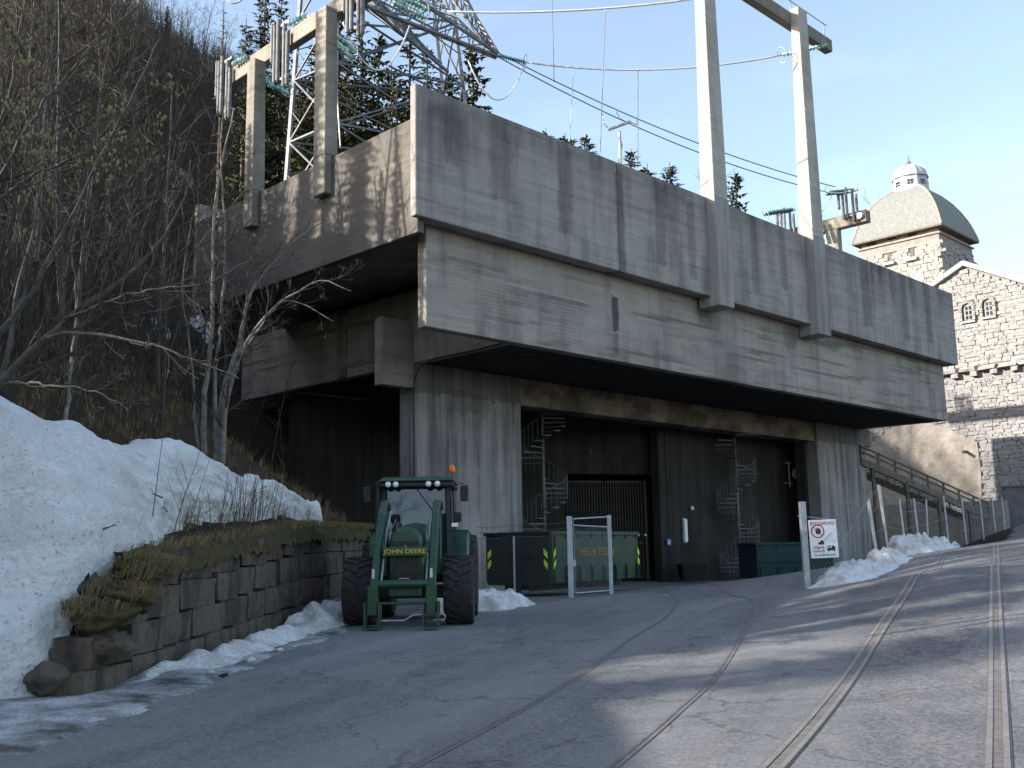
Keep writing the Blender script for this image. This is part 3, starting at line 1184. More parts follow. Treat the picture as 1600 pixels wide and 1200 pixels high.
def insulator(p, q, label, n=10, rows=1, dark=False, ring=True, sep=.3):
    p, q = Vector(p), Vector(q)
    d = q - p
    t = thing('insulator_string', label, 'insulator', loc=p, group='glass insulator strings')
    qt = d.to_track_quat('Z', 'Y')
    side = d.cross(Vector((0, 0, 1))).normalized()
    upv = side.cross(d).normalized()
    offs = [Vector()] if rows == 1 else ([side * sep / 2, -side * sep / 2] if rows == 2 else [side * sep * .6, -side * sep * .6, -upv * sep * .9])
    for o_ in offs:
        for i in range(n):
            o = link('glass_disc', DISCD if dark else DISC, t)
            o.location = d * ((i + .5) / n) + o_
            o.rotation_mode = 'QUATERNION'
            o.rotation_quaternion = qt
        MB().tube([o_ - d * .05, o_ + d * 1.05], .025, 6).build('rod', M['galvdark'], t)
    if ring:
        rg = []
        for k in range(21):
            a = 2 * math.pi * k / 20
            rg.append(d * 1.0 + side * math.cos(a) * .28 + upv * math.sin(a) * .42)
        MB().tube(rg, .02, 6, False).build('corona_ring', M['galv'], t, smooth=True)
    return t


def sag(p, q, s, n=24):
    p, q = Vector(p), Vector(q)
    return [p.lerp(q, i / n) + Vector((0, 0, -4 * s * (i / n) * (1 - i / n))) for i in range(n + 1)]


def wire(p, q, s, r, label, mat='cable', name='overhead_wire', n=24):
    o = MB().tube(sag(p, q, s, n), r, 6).build(name, M[mat], None, smooth=True)
    tag(o, label, 'wire', 'overhead wires')
    return o


# insulators hanging from mossy gantry towards the lattice pylon
insulator(at(414, 118, 39.5), at(449, 136, 44), 'sunlit triple glass insulator string between the two mossy gantry posts', 9, 3)
insulator(at(518, 56, 36.8), at(549, 80, 41), 'sunlit triple glass insulator string right of the nearer mossy post', 9, 3)
insulator(at(612, -8, 34), at(660, 16, 38), 'large sparkling glass insulator string at the very top of the picture', 9, 3)
insulator(at(387, 96, 40.2), at(345, 128, 38.5), 'short glass insulator string at the left end of the mossy gantry', 7, 2, ring=False) if False else insulator(at(368, 103, 41.5), at(390, 90, 40.8), 'short glass insulator string above the left end of the mossy gantry', 5, 2, ring=False)
insulator(at(455, 40, 38.5), at(482, 25, 37.8), 'short glass insulator string above the middle of the mossy gantry', 5, 2, ring=False)
# pylon arm tip and pale wires
tip = at(779, 87, 50)
e1 = at(820, 97, 50.5)
insulator(tip, e1, 'dark teal insulator string on the tip of the pylon arm', 12, 1, True)
w2 = at(1222, 86, 49.5)
wire(e1, w2, .62, .045, 'pale conductor sagging behind the two tall posts to a ring insulator')
insulator(at(1293, 70, 52), at(1222, 86, 49.8), 'insulator string hung below the beam end of the tall gantry', 14, 1)
wire(at(700, 18, 46), at(1072, 0, 44), .25, .05, 'upper pale conductor crossing to the nearer tall post')
wire(at(1072, 0, 44), at(1110, -8, 44), .0, .05, 'short end of the upper pale conductor at the nearer tall post')
pw0, pw1 = at(770, 78, 50), at(1305, 292, 60)
wire(pw0, pw1, .7, .03, 'upper wire of the dark pair running down behind the posts', 'cabledark')
wire(at(770, 84, 50), at(1305, 303, 60), .9, .03, 'lower wire of the dark pair running down behind the posts', 'cabledark')
wire(at(862, -20, 46), at(866, 128, 52), -.0, .022, 'left vertical dropper wire under the upper conductor')
wire(at(946, 12, 45), at(938, 238, 54), .0, .022, 'long vertical dropper wire left of the switch mast')
wire(at(896, 106, 50.3), at(890, 222, 52), .0, .02, 'short vertical dropper wire ending above two tiny spruces')
wire(at(997, 107, 50), at(997, 262, 54), .0, .02, 'vertical dropper wire right of the switch mast')
wire(at(732, 95, 49), at(821, 98, 50.5), 2.1, .04, 'deep hanging loop of pale conductor beside the pylon arm')
wire(at(536, 35, 40), at(640, 40, 46), 2.2, .04, 'hanging loop of pale conductor under the pylon arm')
wire(at(350, -8, 40), at(385, -10, 40), .4, .04, 'small loop of pale conductor at the top edge over the bare spruce')
for (a_, b_, lb) in (((540, 25, 40), (1090, 235, 52), 0), ):
    pass
wire(at(523, 90, 37.5), at(532, 232, 38), .0, .025, 'thin earthing cable down the nearer mossy post')
wire(at(1290, 300, 59), at(1330, 298, 60.5), .1, .04, 'short jumper wire before the right damper tubes')
insulator(at(1332, 298, 61.0), at(1294, 302, 60.3), 'teal insulator string lying level before the domed tower', 12, 2, True)
insulator(at(1237, 328, 61.0), at(1196, 334, 60.3), 'teal insulator string just above the parapet between the pale posts', 12, 2, True)
# switch mast with T head
t = thing('switch_mast', 'slim steel mast with a T shaped head poking above the parapet', 'mast', loc=at(970, 250, 53))
q0 = at(970, 250, 53)
off = lambda px, py, Y=53: at(px, py, Y) - q0
MB().tube([off(971, 300), off(968, 205)], .08, 8).build('mast_tube', M['galv'], t)
MB().tube([off(966, 252), off(972, 228), off(966, 205)], .05, 6).build('brace', M['galv'], t)
MB().tube([off(950, 203), off(985, 190)], .09, 8).build('cross_arm', M['galv'], t)
MB().tube([off(952, 203), off(943, 192), off(942, 178)], .03, 6).tube([off(985, 191), off(996, 195), off(995, 188)], .03, 6).tube([off(962, 172), off(968, 185), off(982, 192)], .03, 6).build('jumper', M['galv'], t)

# ------------------------------------------------------------------ lattice pylon
pyl = thing('lattice_pylon', 'galvanised lattice pylon with cross arms rising behind the left parapet', 'pylon')


def L3(p, q, t):
    return Vector(p).lerp(Vector(q), t)


# leg feet and heads
nl = [at(446, 300, 52), at(520, 320, 47.5), at(727, 160, 54.5), at(693, 150, 58)]
nt_ = [at(474, -60, 53), at(530, -80, 49.5), at(700, -60, 54.5), at(672, -50, 58)]
feet = []
for p, q in zip(nl, nt_):
    d = (q - p)
    feet.append(p - d * ((p.z - 12.4) / d.z))
tops = [q + (q - p) * .5 for p, q in zip(feet, nt_)]
for p, q in zip(feet, tops):
    MB().bar(p, q, .19).build('leg', M['lattice'], pyl)
lv = 9
mbh, mbd = MB(), MB()
for s_ in range(4):
    a0, a1, b0, b1 = feet[s_], tops[s_], feet[(s_ + 1) % 4], tops[(s_ + 1) % 4]
    for k in range(lv):
        t0, t1_ = k / lv, (k + 1) / lv
        p, q, p2, q2 = L3(a0, a1, t0), L3(b0, b1, t0), L3(a0, a1, t1_), L3(b0, b1, t1_)
        MB().bar(p, q, .10).build('strut', M['lattice'], pyl)
        MB().bar(p, q2, .09).build('brace', M['lattice'], pyl)
        MB().bar(q, p2, .09).build('brace', M['lattice'], pyl)
        mm = (p + q2) / 2
        MB().bar(L3(p, q2, .25), L3(p, p2, .5), .05).build('small_brace', M['lattice'], pyl)
        MB().bar(L3(p, q2, .75), L3(q, q2, .5), .05).build('small_brace', M['lattice'], pyl)


def truss(c, name='arm'):
    """c: four chord polylines (p,q); builds chords and lacing"""
    n = 9
    for p, q in c:
        MB().bar(p, q, .13).build('arm_chord', M['lattice'], pyl)
    for i in range(len(c)):
        (p, q), (r_, s_) = c[i], c[(i + 1) % len(c)]
        mb = MB()
        for k in range(n):
            t0, t1_ = k / n, (k + 1) / n
            mb.bar(L3(p, q, t0), L3(r_, s_, t1_), .05)
            mb.bar(L3(p, q, t0), L3(r_, s_, t0), .045)
        mb.build('arm_lacing', M['lattice'], pyl)


tipv = at(778, 88, 50)
truss([(at(558, 4, 47), tipv), (at(585, -45, 47), tipv + Vector((0, 0, .15))), (at(640, -42, 52), tipv + Vector((-.1, .2, .15))), (at(600, 22, 52), tipv + Vector((-.1, .2, 0)))])
truss([(at(690, -60, 53), tipv + Vector((0, 0, .2))), (at(705, -50, 57), tipv + Vector((-.2, .2, .2))), (at(700, -10, 55), tipv + Vector((-.2, .1, .1)))])
truss([(at(520, -60, 48), at(640, 45, 52)), (at(500, -40, 50), at(690, 100, 55)), (at(570, 5, 47), at(700, 112, 54))])

# ================================================================== STONE BUILDING + TOWER
USW = 60.8


def irregular_block(seed, s=1.0, j=.12):
    """a chipped stone in the unit cube, front face towards -x"""
    rr = random.Random(seed)
    mb = MB()
    # 3x3 grid on front, tapered to rectangle at the back
    vs = []
    for iz in range(3):
        for iy in range(3):
            y, z = iy / 2 - .5, iz / 2 - .5
            edge = (iy != 1) or (iz != 1)
            k = .92 if edge else 1
            vs.append((-.5 - (0 if edge else .14) + rr.uniform(-.12, .12), y * k + rr.uniform(-j, j) * .6, z * k + rr.uniform(-j, j) * .6))
    bk = [(.5, -.5, -.5), (.5, .5, -.5), (.5, .5, .5), (.5, -.5, .5)]
    vs += bk
    fs = []
    for iz in range(2):
        for iy in range(2):
            a = iz * 3 + iy
            if (iy + iz) % 2:
                fs += [(a, a + 3, a + 4), (a, a + 4, a + 1)]
            else:
                fs += [(a, a + 3, a + 1), (a + 1, a + 3, a + 4)]
    fs += [(0, 1, 10, 9), (1, 2, 10), (2, 5, 10), (5, 8, 11, 10), (8, 7, 11), (7, 6, 12, 11), (6, 3, 12), (3, 0, 9, 12), (9, 10, 11, 12)]
    mb.add(vs, fs)
    return mb


RUB = [irregular_block(i) for i in range(10)]
RUBM = [r_.mesh('stone', M['rubble']) for r_ in RUB]


def masonry(par, axis, plane, a0, a1, z0, z1, test, hmin=.22, hmax=.5, wmin=.4, wmax=1.25, limit=300, depth=.3, prio=None, seed=1):
    """coursed rubble on a wall plane; axis 'u' wall faces -u (runs along v), axis 'v' faces -v"""
    rr = random.Random(seed)
    cells = []
    z = z0
    while z < z1:
        h = rr.uniform(hmin, hmax)
        a = a0 - rr.uniform(0, .8)
        while a < a1:
            w = rr.uniform(wmin, wmax) * (1.15 if h > .35 else .85)
            if test(a + w / 2, z + h / 2, w / 2, h / 2):
                if rr.random() < .16 and h > .34:
                    cells.append((a, z, w, h * .48))
                    cells.append((a, z + h * .5, w, h * .48))
                else:
                    cells.append((a, z + rr.uniform(-.03, .03), w, h))
            a += w
        z += h
    if prio:
        cells.sort(key=prio)
    rest = MB()
    for i, (a, z, w, h) in enumerate(cells):
        k = rr.randrange(10)
        sx = rr.choice((-1, 1))
        if axis == 'u':
            mt = Matrix.Translation((plane - depth * .03, a + w / 2, z + h / 2)) @ Matrix.Rotation(rr.uniform(-.08, .08), 4, 'X') @ Matrix.Diagonal((depth * rr.uniform(.7, 1.25), w * 1.03, h * 1.03, 1))
        else:
            mt = Matrix.Translation((a + w / 2, plane - depth * .2, z + h / 2)) @ Matrix.Rotation(math.pi / 2, 4, 'Z') @ Matrix.Rotation(rr.uniform(-.08, .08), 4, 'X') @ Matrix.Diagonal((depth * rr.uniform(.7, 1.25), w * 1.03, h * 1.03, 1))
        if i < limit:
            o = link('stone', RUBM[k], par)
            o.matrix_local = mt
        else:
            rest.add([mt @ Vector(q) for q in RUB[k].v], RUB[k].f)
    if rest.v:
        rest.build('stonework', M['rubble'], par, kind='stuff')
    return len(cells)


hall = thing('stone_hall', 'sunlit rubble stone hall with coped gable and two small arched windows', 'building', mat=BMAT)
U = USW
apx = on_u(U, 1507, 416)
lft = on_u(U, 1440, 463)
rgt = on_u(U, 1612, 447)
vR = on_u(U, 1640, 700)[0]
vL = on_u(U, 1330, 700)[0]
zg = 1.0
slopeL = (lft[1] - apx[1]) / (lft[0] - apx[0])
slopeR = (rgt[1] - apx[1]) / (rgt[0] - apx[0])


def gable_z(v):
    return apx[1] + (slopeL * (v - apx[0]) if v > apx[0] else slopeR * (v - apx[0]))


# core walls
vs_poly = [(vR, zg), (vL, zg), (vL, gable_z(vL)), (apx[0], apx[1]), (vR, gable_z(vR))]
MB().prism(vs_poly, U + .02, U + 14, 'yz').build('wall_core', M['mortar'], hall)
# plaster patch
pl = [on_u(U, *p) for p in ((1350, 792), (1350, 712), (1364, 694), (1392, 670), (1425, 655), (1475, 667), (1528, 690), (1534, 735), (1536, 792))]
MB().prism(pl, U - .16, U + .02, 'yz').build('plaster_panel', M['plaster'], hall, bevel=.03)
wins = [on_u(U, 1512, 487), on_u(U, 1544, 480)]
band = on_u(U, 1500, 585)[1]
zc0, zc1 = band - .25, band + .45
door = (on_u(U, 1577, 800)[0], on_u(U, 1577, 762)[1])


def test_hall(v, z, w, h):
    if z + h * .6 > gable_z(v) - .15:
        return False
    for (wv, wz) in wins:
        if abs(v - wv) < w * .7 + .42 and abs(z - wz) < h + .85:
            return False
    if inpoly([v], [z], pl)[0]:
        return False
    if zc0 < z + h * .4 and z - h * .4 < zc1:
        return False
    return True


prio = lambda c: (c[1] < 10 and 0 or 1, -c[2] * c[3])
nst = masonry(hall, 'u', U, vR, vL, 2.0, apx[1] + .3, test_hall, hmin=.17, hmax=.40, wmin=.28, wmax=.95, depth=.2, prio=lambda c: -c[2] * c[3])
# coping slabs
for (sa, sb, sl) in ((apx[0], vL, 1), (apx[0], vR, -1)):
    v = sa
    st_ = 1.55 * (1 if sb > sa else -1)
    while (v - sb) * (1 if sb > sa else -1) < 0:
        v2 = v + st_ * .98
        z_a, z_b = gable_z(v), gable_z(v2)
        MB().prism([(v, z_a), (v2, z_b), (v2, z_b + .42), (v, z_a + .42)], U - .38, U + .55, 'yz').build('coping_slab', M['coping'], hall, bevel=.03)
        v += st_
# arched windows
for (wv, wz) in wins:
    fr = MB()
    hw, hh = .36, .75
    arc = [(-hw, -hh), (hw, -hh)] + [(hw * math.cos(a), hh * .35 + hw * 1.0 * math.sin(a)) for a in [math.pi * k / 8 for k in range(9)]]
    MB().prism([(wv + x, wz + z) for x, z in arc], U - .02, U + .02 - .003, 'yz').build('window_recess', M['ink'], hall)
    w_ = MB().prism([(wv + x * .9 - .06, wz + z * .93) for x, z in arc], U - .05, U - .025, 'yz').build('window', M['galvdark'], hall)
    for ax_ in (-.16, .12):
        for az_ in (-.5, -.12, .26):
            MB().box((U - .06, wv + ax_ - .1 - .06, wz + az_ - .14), (U - .052, wv + ax_ + .1 - .06, wz + az_ + .16)).build('pane', M['pane'], w_)
    for k in range(9):      # voussoirs
        a = math.pi * (k + .5) / 9
        c_, s_ = math.cos(a), math.sin(a)
        mt = Matrix.Translation((U - .06, wv + .52 * c_, wz + .26 + .52 * s_)) @ Matrix.Rotation(a - math.pi / 2, 4, 'X') @ Matrix.Diagonal((.3, .17, .3, 1))
        o = link('arch_stone', RUBM[k % 10], hall)
        o.matrix_local = mt
    MB().box((U - .2, wv - .55, wz - hh - .16), (U + .02, wv + .55, wz - hh - .02)).build('sill', M['coping'], hall)
    for sgn in (-1, 1):
        for k in range(3):
            o = link('jamb_stone', RUBM[(k + 3) % 10], hall)
            o.matrix_local = Matrix.Translation((U - .06, wv + sgn * .5, wz - .55 + k * .36)) @ Matrix.Diagonal((.3, .24, .34, 1))
# string course on corbels
v = vR
while v < vL:
    mt = Matrix.Translation((U - .3, v + .75, band + .25)) @ Matrix.Diagonal((.5, 1.46, .38, 1))
    o = link('course_stone', RUBM[int(v * 3) % 10], hall)
    o.matrix_local = mt
    v += 1.5
v = vR
k = 0
while v < vL:
    o = link('corbel', RUBM[k % 10], hall)
    o.matrix_local = Matrix.Translation((U - .22, v + .3, band - .12)) @ Matrix.Diagonal((.42, .55, .4, 1))
    v += 1.5
    k += 1
# pipe, door
pp = on_u(U, 1512, 706)
MB().tube([(U - 1.0, pp[0], pp[1] - .05), (U + .05, pp[0], pp[1])], .12, 10).build('drain_pipe', M['timber'], hall)
MB().box((U - .7, vR, zg), (U - .2, door[0], door[1])).build('sheet_door', M['shed'], hall, bevel=.03)
MB().box((U - .8, vR, door[1]), (U - .15, door[0] + .15, door[1] + .12)).build('door_lintel', M['shed'], hall)

tower = thing('domed_tower', 'square rubble stone tower with curved slate roof and pale metal cupola', 'tower', mat=BMAT)
UT = USW + 4.0
vc0, ze = on_u(UT, 1467, 372)
vc1, _ = on_u(UT, 1345, 400)
S = vc1 - vc0
zt = on_u(UT, 1467, 362)[1]
ZB = 8
MB().box((UT + .02, vc0 + .02, ZB), (UT + S - .02, vc0 + S - .02, zt)).build('wall_core', M['mortar'], tower)
slits = [on_u(UT, 1390, 400), on_u(UT, 1425, 393)]


def test_t(v, z, w, h):
    for (wv, wz) in slits:
        if abs(v - wv) < w * .7 + .18 and abs(z - wz) < h + .5:
            return False
    return True


zmid = on_u(UT, 1467, 378)[1]
masonry(tower, 'u', UT, vc0 + .2, vc1 - .2, 17, zmid - .05, test_t, hmin=.2, hmax=.42, wmin=.3, wmax=.85, limit=220, depth=.2, seed=4)
masonry(tower, 'v', vc0, UT + .2, UT + S - .2, 17, zmid - .05, lambda *a_: True, limit=0, seed=5)
for (wv, wz) in slits:
    MB().box((UT - .03, wv - .17, wz - .55), (UT + .1, wv + .17, wz + .5)).build('slit_window', M['ink'], tower)
    MB().box((UT - .45, wv - .5, wz - .85), (UT + .02, wv + .5, wz - .6)).build('sill', M['coping'], tower)
MB().box((UT - .12, vc0 - .12, zmid), (UT + S + .1, vc0 + S + .1, zmid + .18)).build('band', M['brickband'], tower, bevel=.03)
MB().box((UT - .03, vc0 - .03, zmid + .183), (UT + S, vc0 + S, zmid + .75)).build('frieze', M['mortar'], tower)
MB().box((UT - .2, vc0 - .2, zmid + .753), (UT + S + .2, vc0 + S + .2, zmid + .9)).build('band', M['brickband'], tower, bevel=.03)
zev = on_u(UT - .35, 1459, 352)[1]
MB().box((UT + .1, vc0 + .1, zmid + .903), (UT + S - .1, vc0 + S - .1, zev + .1)).build('attic', M['rubble'], tower)
for px in (1361, 1393, 1425):
    v_, z_ = on_u(UT, px, {1361: 380, 1393: 373, 1425: 365}[px])
    w_ = MB().box((UT + .04, v_ - .4, z_ - .22), (UT + .099, v_ + .4, z_ + .22)).build('window', M['ink'], tower)
    for q in (-.2, .2):
        MB().box((UT + .03, v_ + q - .14, z_ - .15), (UT + .038, v_ + q + .14, z_ + .15)).build('pane', M['pane'], w_)
# octagon arch below
v_, z_ = on_u(UT, 1436, 436)
MB().lathe([(.5, -.06), (.5, .06)], 18, (UT - .1, v_, z_), 'X').build('round_plaque', M['coping'], tower)
# curved square roof
cx_, cy_ = UT + S / 2, vc0 + S / 2
ov = .5
hr = on_u(UT + S / 2, 1415, 300)[1] - zev
prof = [(1.0, 0), (.975, .09), (.93, .22), (.86, .38), (.76, .55), (.63, .72), (.47, .87), (.30, .98), (.12, 1.03)]
vs, fs = [], []
H = S / 2 + ov
for r_, z_ in prof:
    q = H * r_
    vs += [(cx_ - q, cy_ - q, zev + hr * z_), (cx_ + q, cy_ - q, zev + hr * z_), (cx_ + q, cy_ + q, zev + hr * z_), (cx_ - q, cy_ + q, zev + hr * z_)]
for i in range(len(prof) - 1):
    for k in range(4):
        fs.append((4 * i + k, 4 * i + (k + 1) % 4, 4 * i + 4 + (k + 1) % 4, 4 * i + 4 + k))
fs.append((0, 3, 2, 1))
fs.append(tuple(range(len(vs) - 4, len(vs))))
MB().add(vs, fs).build('roof', M['slate'], tower)
for k in range(4):
    MB().tube([vs[4 * i + k] for i in range(len(prof))], .09, 5).build('hip_ridge', M['brickband'], tower)
MB().box((cx_ - H - .02, cy_ - H - .02, zev - .15), (cx_ + H + .02, cy_ + H + .02, zev - .005)).build('eave', M['timber'], tower)
zc = zev + hr * .86
pq = at(1413, 285, 100)


def t_at(py):
    r = ray(1413, py)
    c = B(cx_, cy_, 0)
    k = c.y / r.y
    return (EYE + r * k).z


z_cu0, z_cu1, z_cu2, z_fin = zc, t_at(281), t_at(259), t_at(247)
ppm = F_PX / B(cx_, cy_, 0).y
rb, rm = 31 / ppm, 27 / ppm
cup = MB().lathe([(rb, z_cu0), (rb * .98, z_cu0 + .3), (rm, z_cu1)], 8, (cx_, cy_, 0)).build('cupola', M['domemetal'], tower)
dr = z_cu2 - z_cu1
MB().lathe([(rm * 1.06, z_cu1)] + [(rm * math.cos(a) + .02, z_cu1 + .04 + dr * math.sin(a)) for a in [math.pi / 2 * k / 7 for k in range(8)]], 16, (cx_, cy_, 0)).build('cupola_dome', M['domemetal'], tower, smooth=False)
for k in range(8):
    a = math.pi / 4 * k
    MB().tube([(cx_ + (rm * math.cos(b_) + .03) * math.cos(a), cy_ + (rm * math.cos(b_) + .03) * math.sin(a), z_cu1 + .05 + dr * math.sin(b_)) for b_ in [math.pi / 2 * j / 6 for j in range(7)]], .04, 5).build('dome_rib', M['coping'], tower)
MB().lathe([(.12, z_cu2), (.22, z_cu2 + .25), (.08, z_cu2 + .45), (.02, z_fin + .3)], 8, (cx_, cy_, 0)).build('finial', M['galvdark'], tower)
for k in (3, 4, 5, 6):
    a = math.pi / 4 * (k + .5)
    rr_ = (rb + rm) / 2 * .925
    zw = z_cu0 + (z_cu1 - z_cu0) * .62
    mt = Matrix.Translation((cx_ + rr_ * math.cos(a), cy_ + rr_ * math.sin(a), zw)) @ Matrix.Rotation(a, 4, 'Z')
    for dy in (-.14, .14):
        for dz in (-.13, .13):
            MB().box((-.10, dy - .10, dz - .09), (.03, dy + .10, dz + .09), mt).build('pane', M['pane'], cup)

# ================================================================== inclined stair right of the pier
st = thing('outdoor_stair', 'long covered stair with timber rails descending beside the stone hall', 'staircase')
s0, s1 = at(1345, 712, 66), at(1545, 800, 74)
dn = (s1 - s0)
nrm = Vector((dn.y, -dn.x, 0)).normalized()
upz = Vector((0, 0, 1))
for k, (dz, th) in enumerate(((.65, .10), (.30, .10), (-.35, .45))):
    for sd in ((0, 0), (1.9, 1)):
        o = nrm * -sd[0]
        MB().bar(s0 + upz * dz + o, s1 + upz * dz + o, .1, th).build('hand_rail' if k < 2 else 'stringer', M['timber'], st)
n = 8
for i in range(n + 1):
    p = s0.lerp(s1, i / n)
    for sd in (0, 1.9):
        MB().box((-.06, -.06, -.4), (.06, .06, .7), Matrix.Translation(p - nrm * sd)).build('rail_post', M['timber'], st)
n = 26
for i in range(n):
    p = s0.lerp(s1, (i + .5) / n) - nrm * .95
    d2 = dn.normalized()
    a_ = Vector((d2.x, d2.y, 0)).normalized()
    mt = Matrix(((a_.x, -a_.y, 0, p.x), (a_.y, a_.x, 0, p.y), (0, 0, 1, p.z - .15), (0, 0, 0, 1)))
    MB().box((-.17, -.88, -.03), (.17, .88, .03), mt).build('tread', M['coping'], st)
for i in range(4):
    p = s0.lerp(s1, i / 4 + .08)
    MB().box((-.1, -.1, -6), (.1, .1, -.4), Matrix.Translation(p)).build('stair_post', M['timber'], st)
# rough basement wall below the stair (dark)
bw = MB().box((0, 0, -4), (1, 14.5, 4.6)).build('retaining_wall_low', M['backwall'], None)
bw.matrix_world = Matrix.Translation(B(USW - 3.2, vR + 2.5, 0)) @ Matrix.Rotation(BROT, 4, 'Z')
bw.name = 'basement_wall'
tag(bw, 'dark low concrete wall below the outdoor stair', 'wall')
bw.data.materials.clear()
bw.data.materials.append(M['mortar'])

# ================================================================== RETAINING WALL
rw = thing('retaining_wall', 'old dark granite block retaining wall capped with moss below the snow bank', 'wall')
rr = random.Random(11)


def granite(w, h, d, seed):
    """rock-faced block; front +x"""
    q = random.Random(seed)
    mb = MB()
    ny, nz = 4, 3
    vs = []
    for iz in range(nz + 1):
        for iy in range(ny + 1):
            y, z = iy / ny - .5, iz / nz - .5
            e = (iy in (0, ny)) or (iz in (0, nz))
            bx = -.012 if e else .012
            vs.append((bx + q.uniform(-.012, .012), y * w * .985 + (q.uniform(-.01, .01)), z * h * .955 + q.uniform(-.012, .012)))
    n0 = len(vs)
    vs += [(-d, -.5 * w, -.5 * h), (-d, .5 * w, -.5 * h), (-d, .5 * w, .5 * h), (-d, -.5 * w, .5 * h)]
    fs = []
    for iz in range(nz):
        for iy in range(ny):
            a = iz * (ny + 1) + iy
            fs.append((a, a + 1, a + ny + 2, a + ny + 1))
    bot = list(range(ny + 1))
    topi = list(range(nz * (ny + 1), (nz + 1) * (ny + 1)))
    fs.append(tuple(bot[::-1]) + (n0, n0 + 1))
    fs.append(tuple(topi) + (n0 + 2, n0 + 3))
    lf = [i * (ny + 1) for i in range(nz + 1)]
    rg = [i * (ny + 1) + ny for i in range(nz + 1)]
    fs.append(tuple(lf) + (n0 + 3, n0))
    fs.append(tuple(rg[::-1]) + (n0 + 1, n0 + 2))
    fs.append((n0, n0 + 3, n0 + 2, n0 + 1))
    return mb.add(vs, fs)


wd = Vector((WB[0] - WA[0], WB[1] - WA[1], 0)).normalized()
wang = math.atan2(wd.y, wd.x) - math.pi / 2
NC = 4
starts = [12.0, 12.3, 12.9, 13.7]
for c in range(NC):
    Y = starts[c] + rr.uniform(0, .2)
    while Y < 30.5:
        w = rr.uniform(1.0, 1.65)
        ch = (float(wall_top(Y + w / 2)) + .12) / NC
        z0 = -.1 + ch * c
        x = float(wall_x(Y + w / 2))
        o = granite(w, ch, .45, rr.randrange(99999)).build('granite_block', M['block'], rw)
        o.location = (x + rr.uniform(-.045, .035) - c * .015, Y + w / 2, z0 + ch / 2 + g(x, Y))
        o.rotation_euler = (0, rr.uniform(-.01, .02), wang + rr.uniform(-.01, .01))
        Y += w
# rubble boulders at the broken left end


def rock(r, seed, sq=(1, 1, .75), rough=.22, sub=4):
    import bmesh
    from mathutils import noise as mn
    bm = bmesh.new()
    bmesh.ops.create_icosphere(bm, subdivisions=sub, radius=1)
    of = Vector((seed * 3.7, seed * 1.9, seed * 7.1))
    for v in bm.verts:
        c = v.co.copy()
        k = 1 + rough * 1.4 * mn.noise(c * 1.3 + of) + rough * .9 * mn.noise(c * 3.1 + of) + rough * .5 * mn.noise(c * 7.5 + of)
        # chip planes
        for j in range(4):
            a_ = mn.random_unit_vector() if False else Vector((math.sin(seed + j * 2.1), math.cos(seed * 1.3 + j * 1.7), math.sin(seed * .7 + j * 2.9))).normalized()
            dd = c.dot(a_) * k
            if dd > .72:
                k *= .72 / dd
        v.co = Vector((c.x * sq[0], c.y * sq[1], c.z * sq[2])) * r * k
    me = bpy.data.meshes.new('boulder')
    bm.to_mesh(me)
    bm.free()
    me.materials.append(M['block'])
    me.polygons.foreach_set('use_smooth', [True] * len(me.polygons))
    return me


for i, (px, py, Y, r_, lb) in enumerate(((118, 1035, 12.6, .36, 'largest dark boulder at the broken end of the granite wall'),
                                         (112, 985, 12.9, .32, 'mossy boulder leaning on the snow bank beside the wall end'),
                                         (165, 1010, 12.7, .33, 'squarish boulder under the mossy steps of the wall end'),
                                         (75, 1060, 12.1, .25, 'small dark boulder at the foot of the snow bank'),
                                         (140, 925, 13.0, .30, 'dark upright boulder wedged between snow bank and top of the wall end'))):
    o = link('boulder', rock(r_, i + 5))
    o.location = at(px, py, Y)
    tag(o, lb, 'boulder', 'boulders at the wall end')


for i in range(16):
    px = 80 + (i * 37) % 130
    py = 1055 - (px - 80) * 1.05 - (i % 3) * 14
    me = rock(.13 + .09 * ((i * 7) % 5) / 5, i + 200, (1, 1, .75), .35, 3)
    o = link('rubble_stone', me)
    o.location = at(px, py, 12.55 + (px - 80) * .008)
    tag(o, 'small dark stone in the rubble at the broken end of the granite wall', 'stone', 'rubble stones at the wall end')


# moss cushions and soil strip over the wall
def cushion_strip(name, y0, y1, xoff0, xoff1, zoff, mat, seed, n=90):
    ysn = np.linspace(y0, y1, n)
    m_ = 9
    vs, fs = [], []
    for i, Y in enumerate(ysn):
        for j in range(m_):
            t = j / (m_ - 1)
            x = float(wall_x(Y)) + xoff0 + (xoff1 - xoff0) * t
            prof_ = math.sin(math.pi * min(1, t * .9 + .05)) ** .6
            zz = float(wall_top(Y)) + g(x, Y) + zoff + .14 * prof_ - .16 * (t < .02) + .07 * float(fbm(x * 3, Y, .8, 3, seed)) * prof_
            if t < .13:
                zz -= .10 + .10 * float(vnoise(Y * 3, 0, .5, seed))
            x -= .0
            vs.append((x + .05 * float(vnoise(Y * 2, j, .4, seed + 2)), Y, zz))
    for i in range(n - 1):
        for j in range(m_ - 1):
            a = i * m_ + j
            fs.append((a, a + 1, a + m_ + 1, a + m_))
    return MB().add(vs, fs).build(name, mat, None, smooth=True, fix=False)


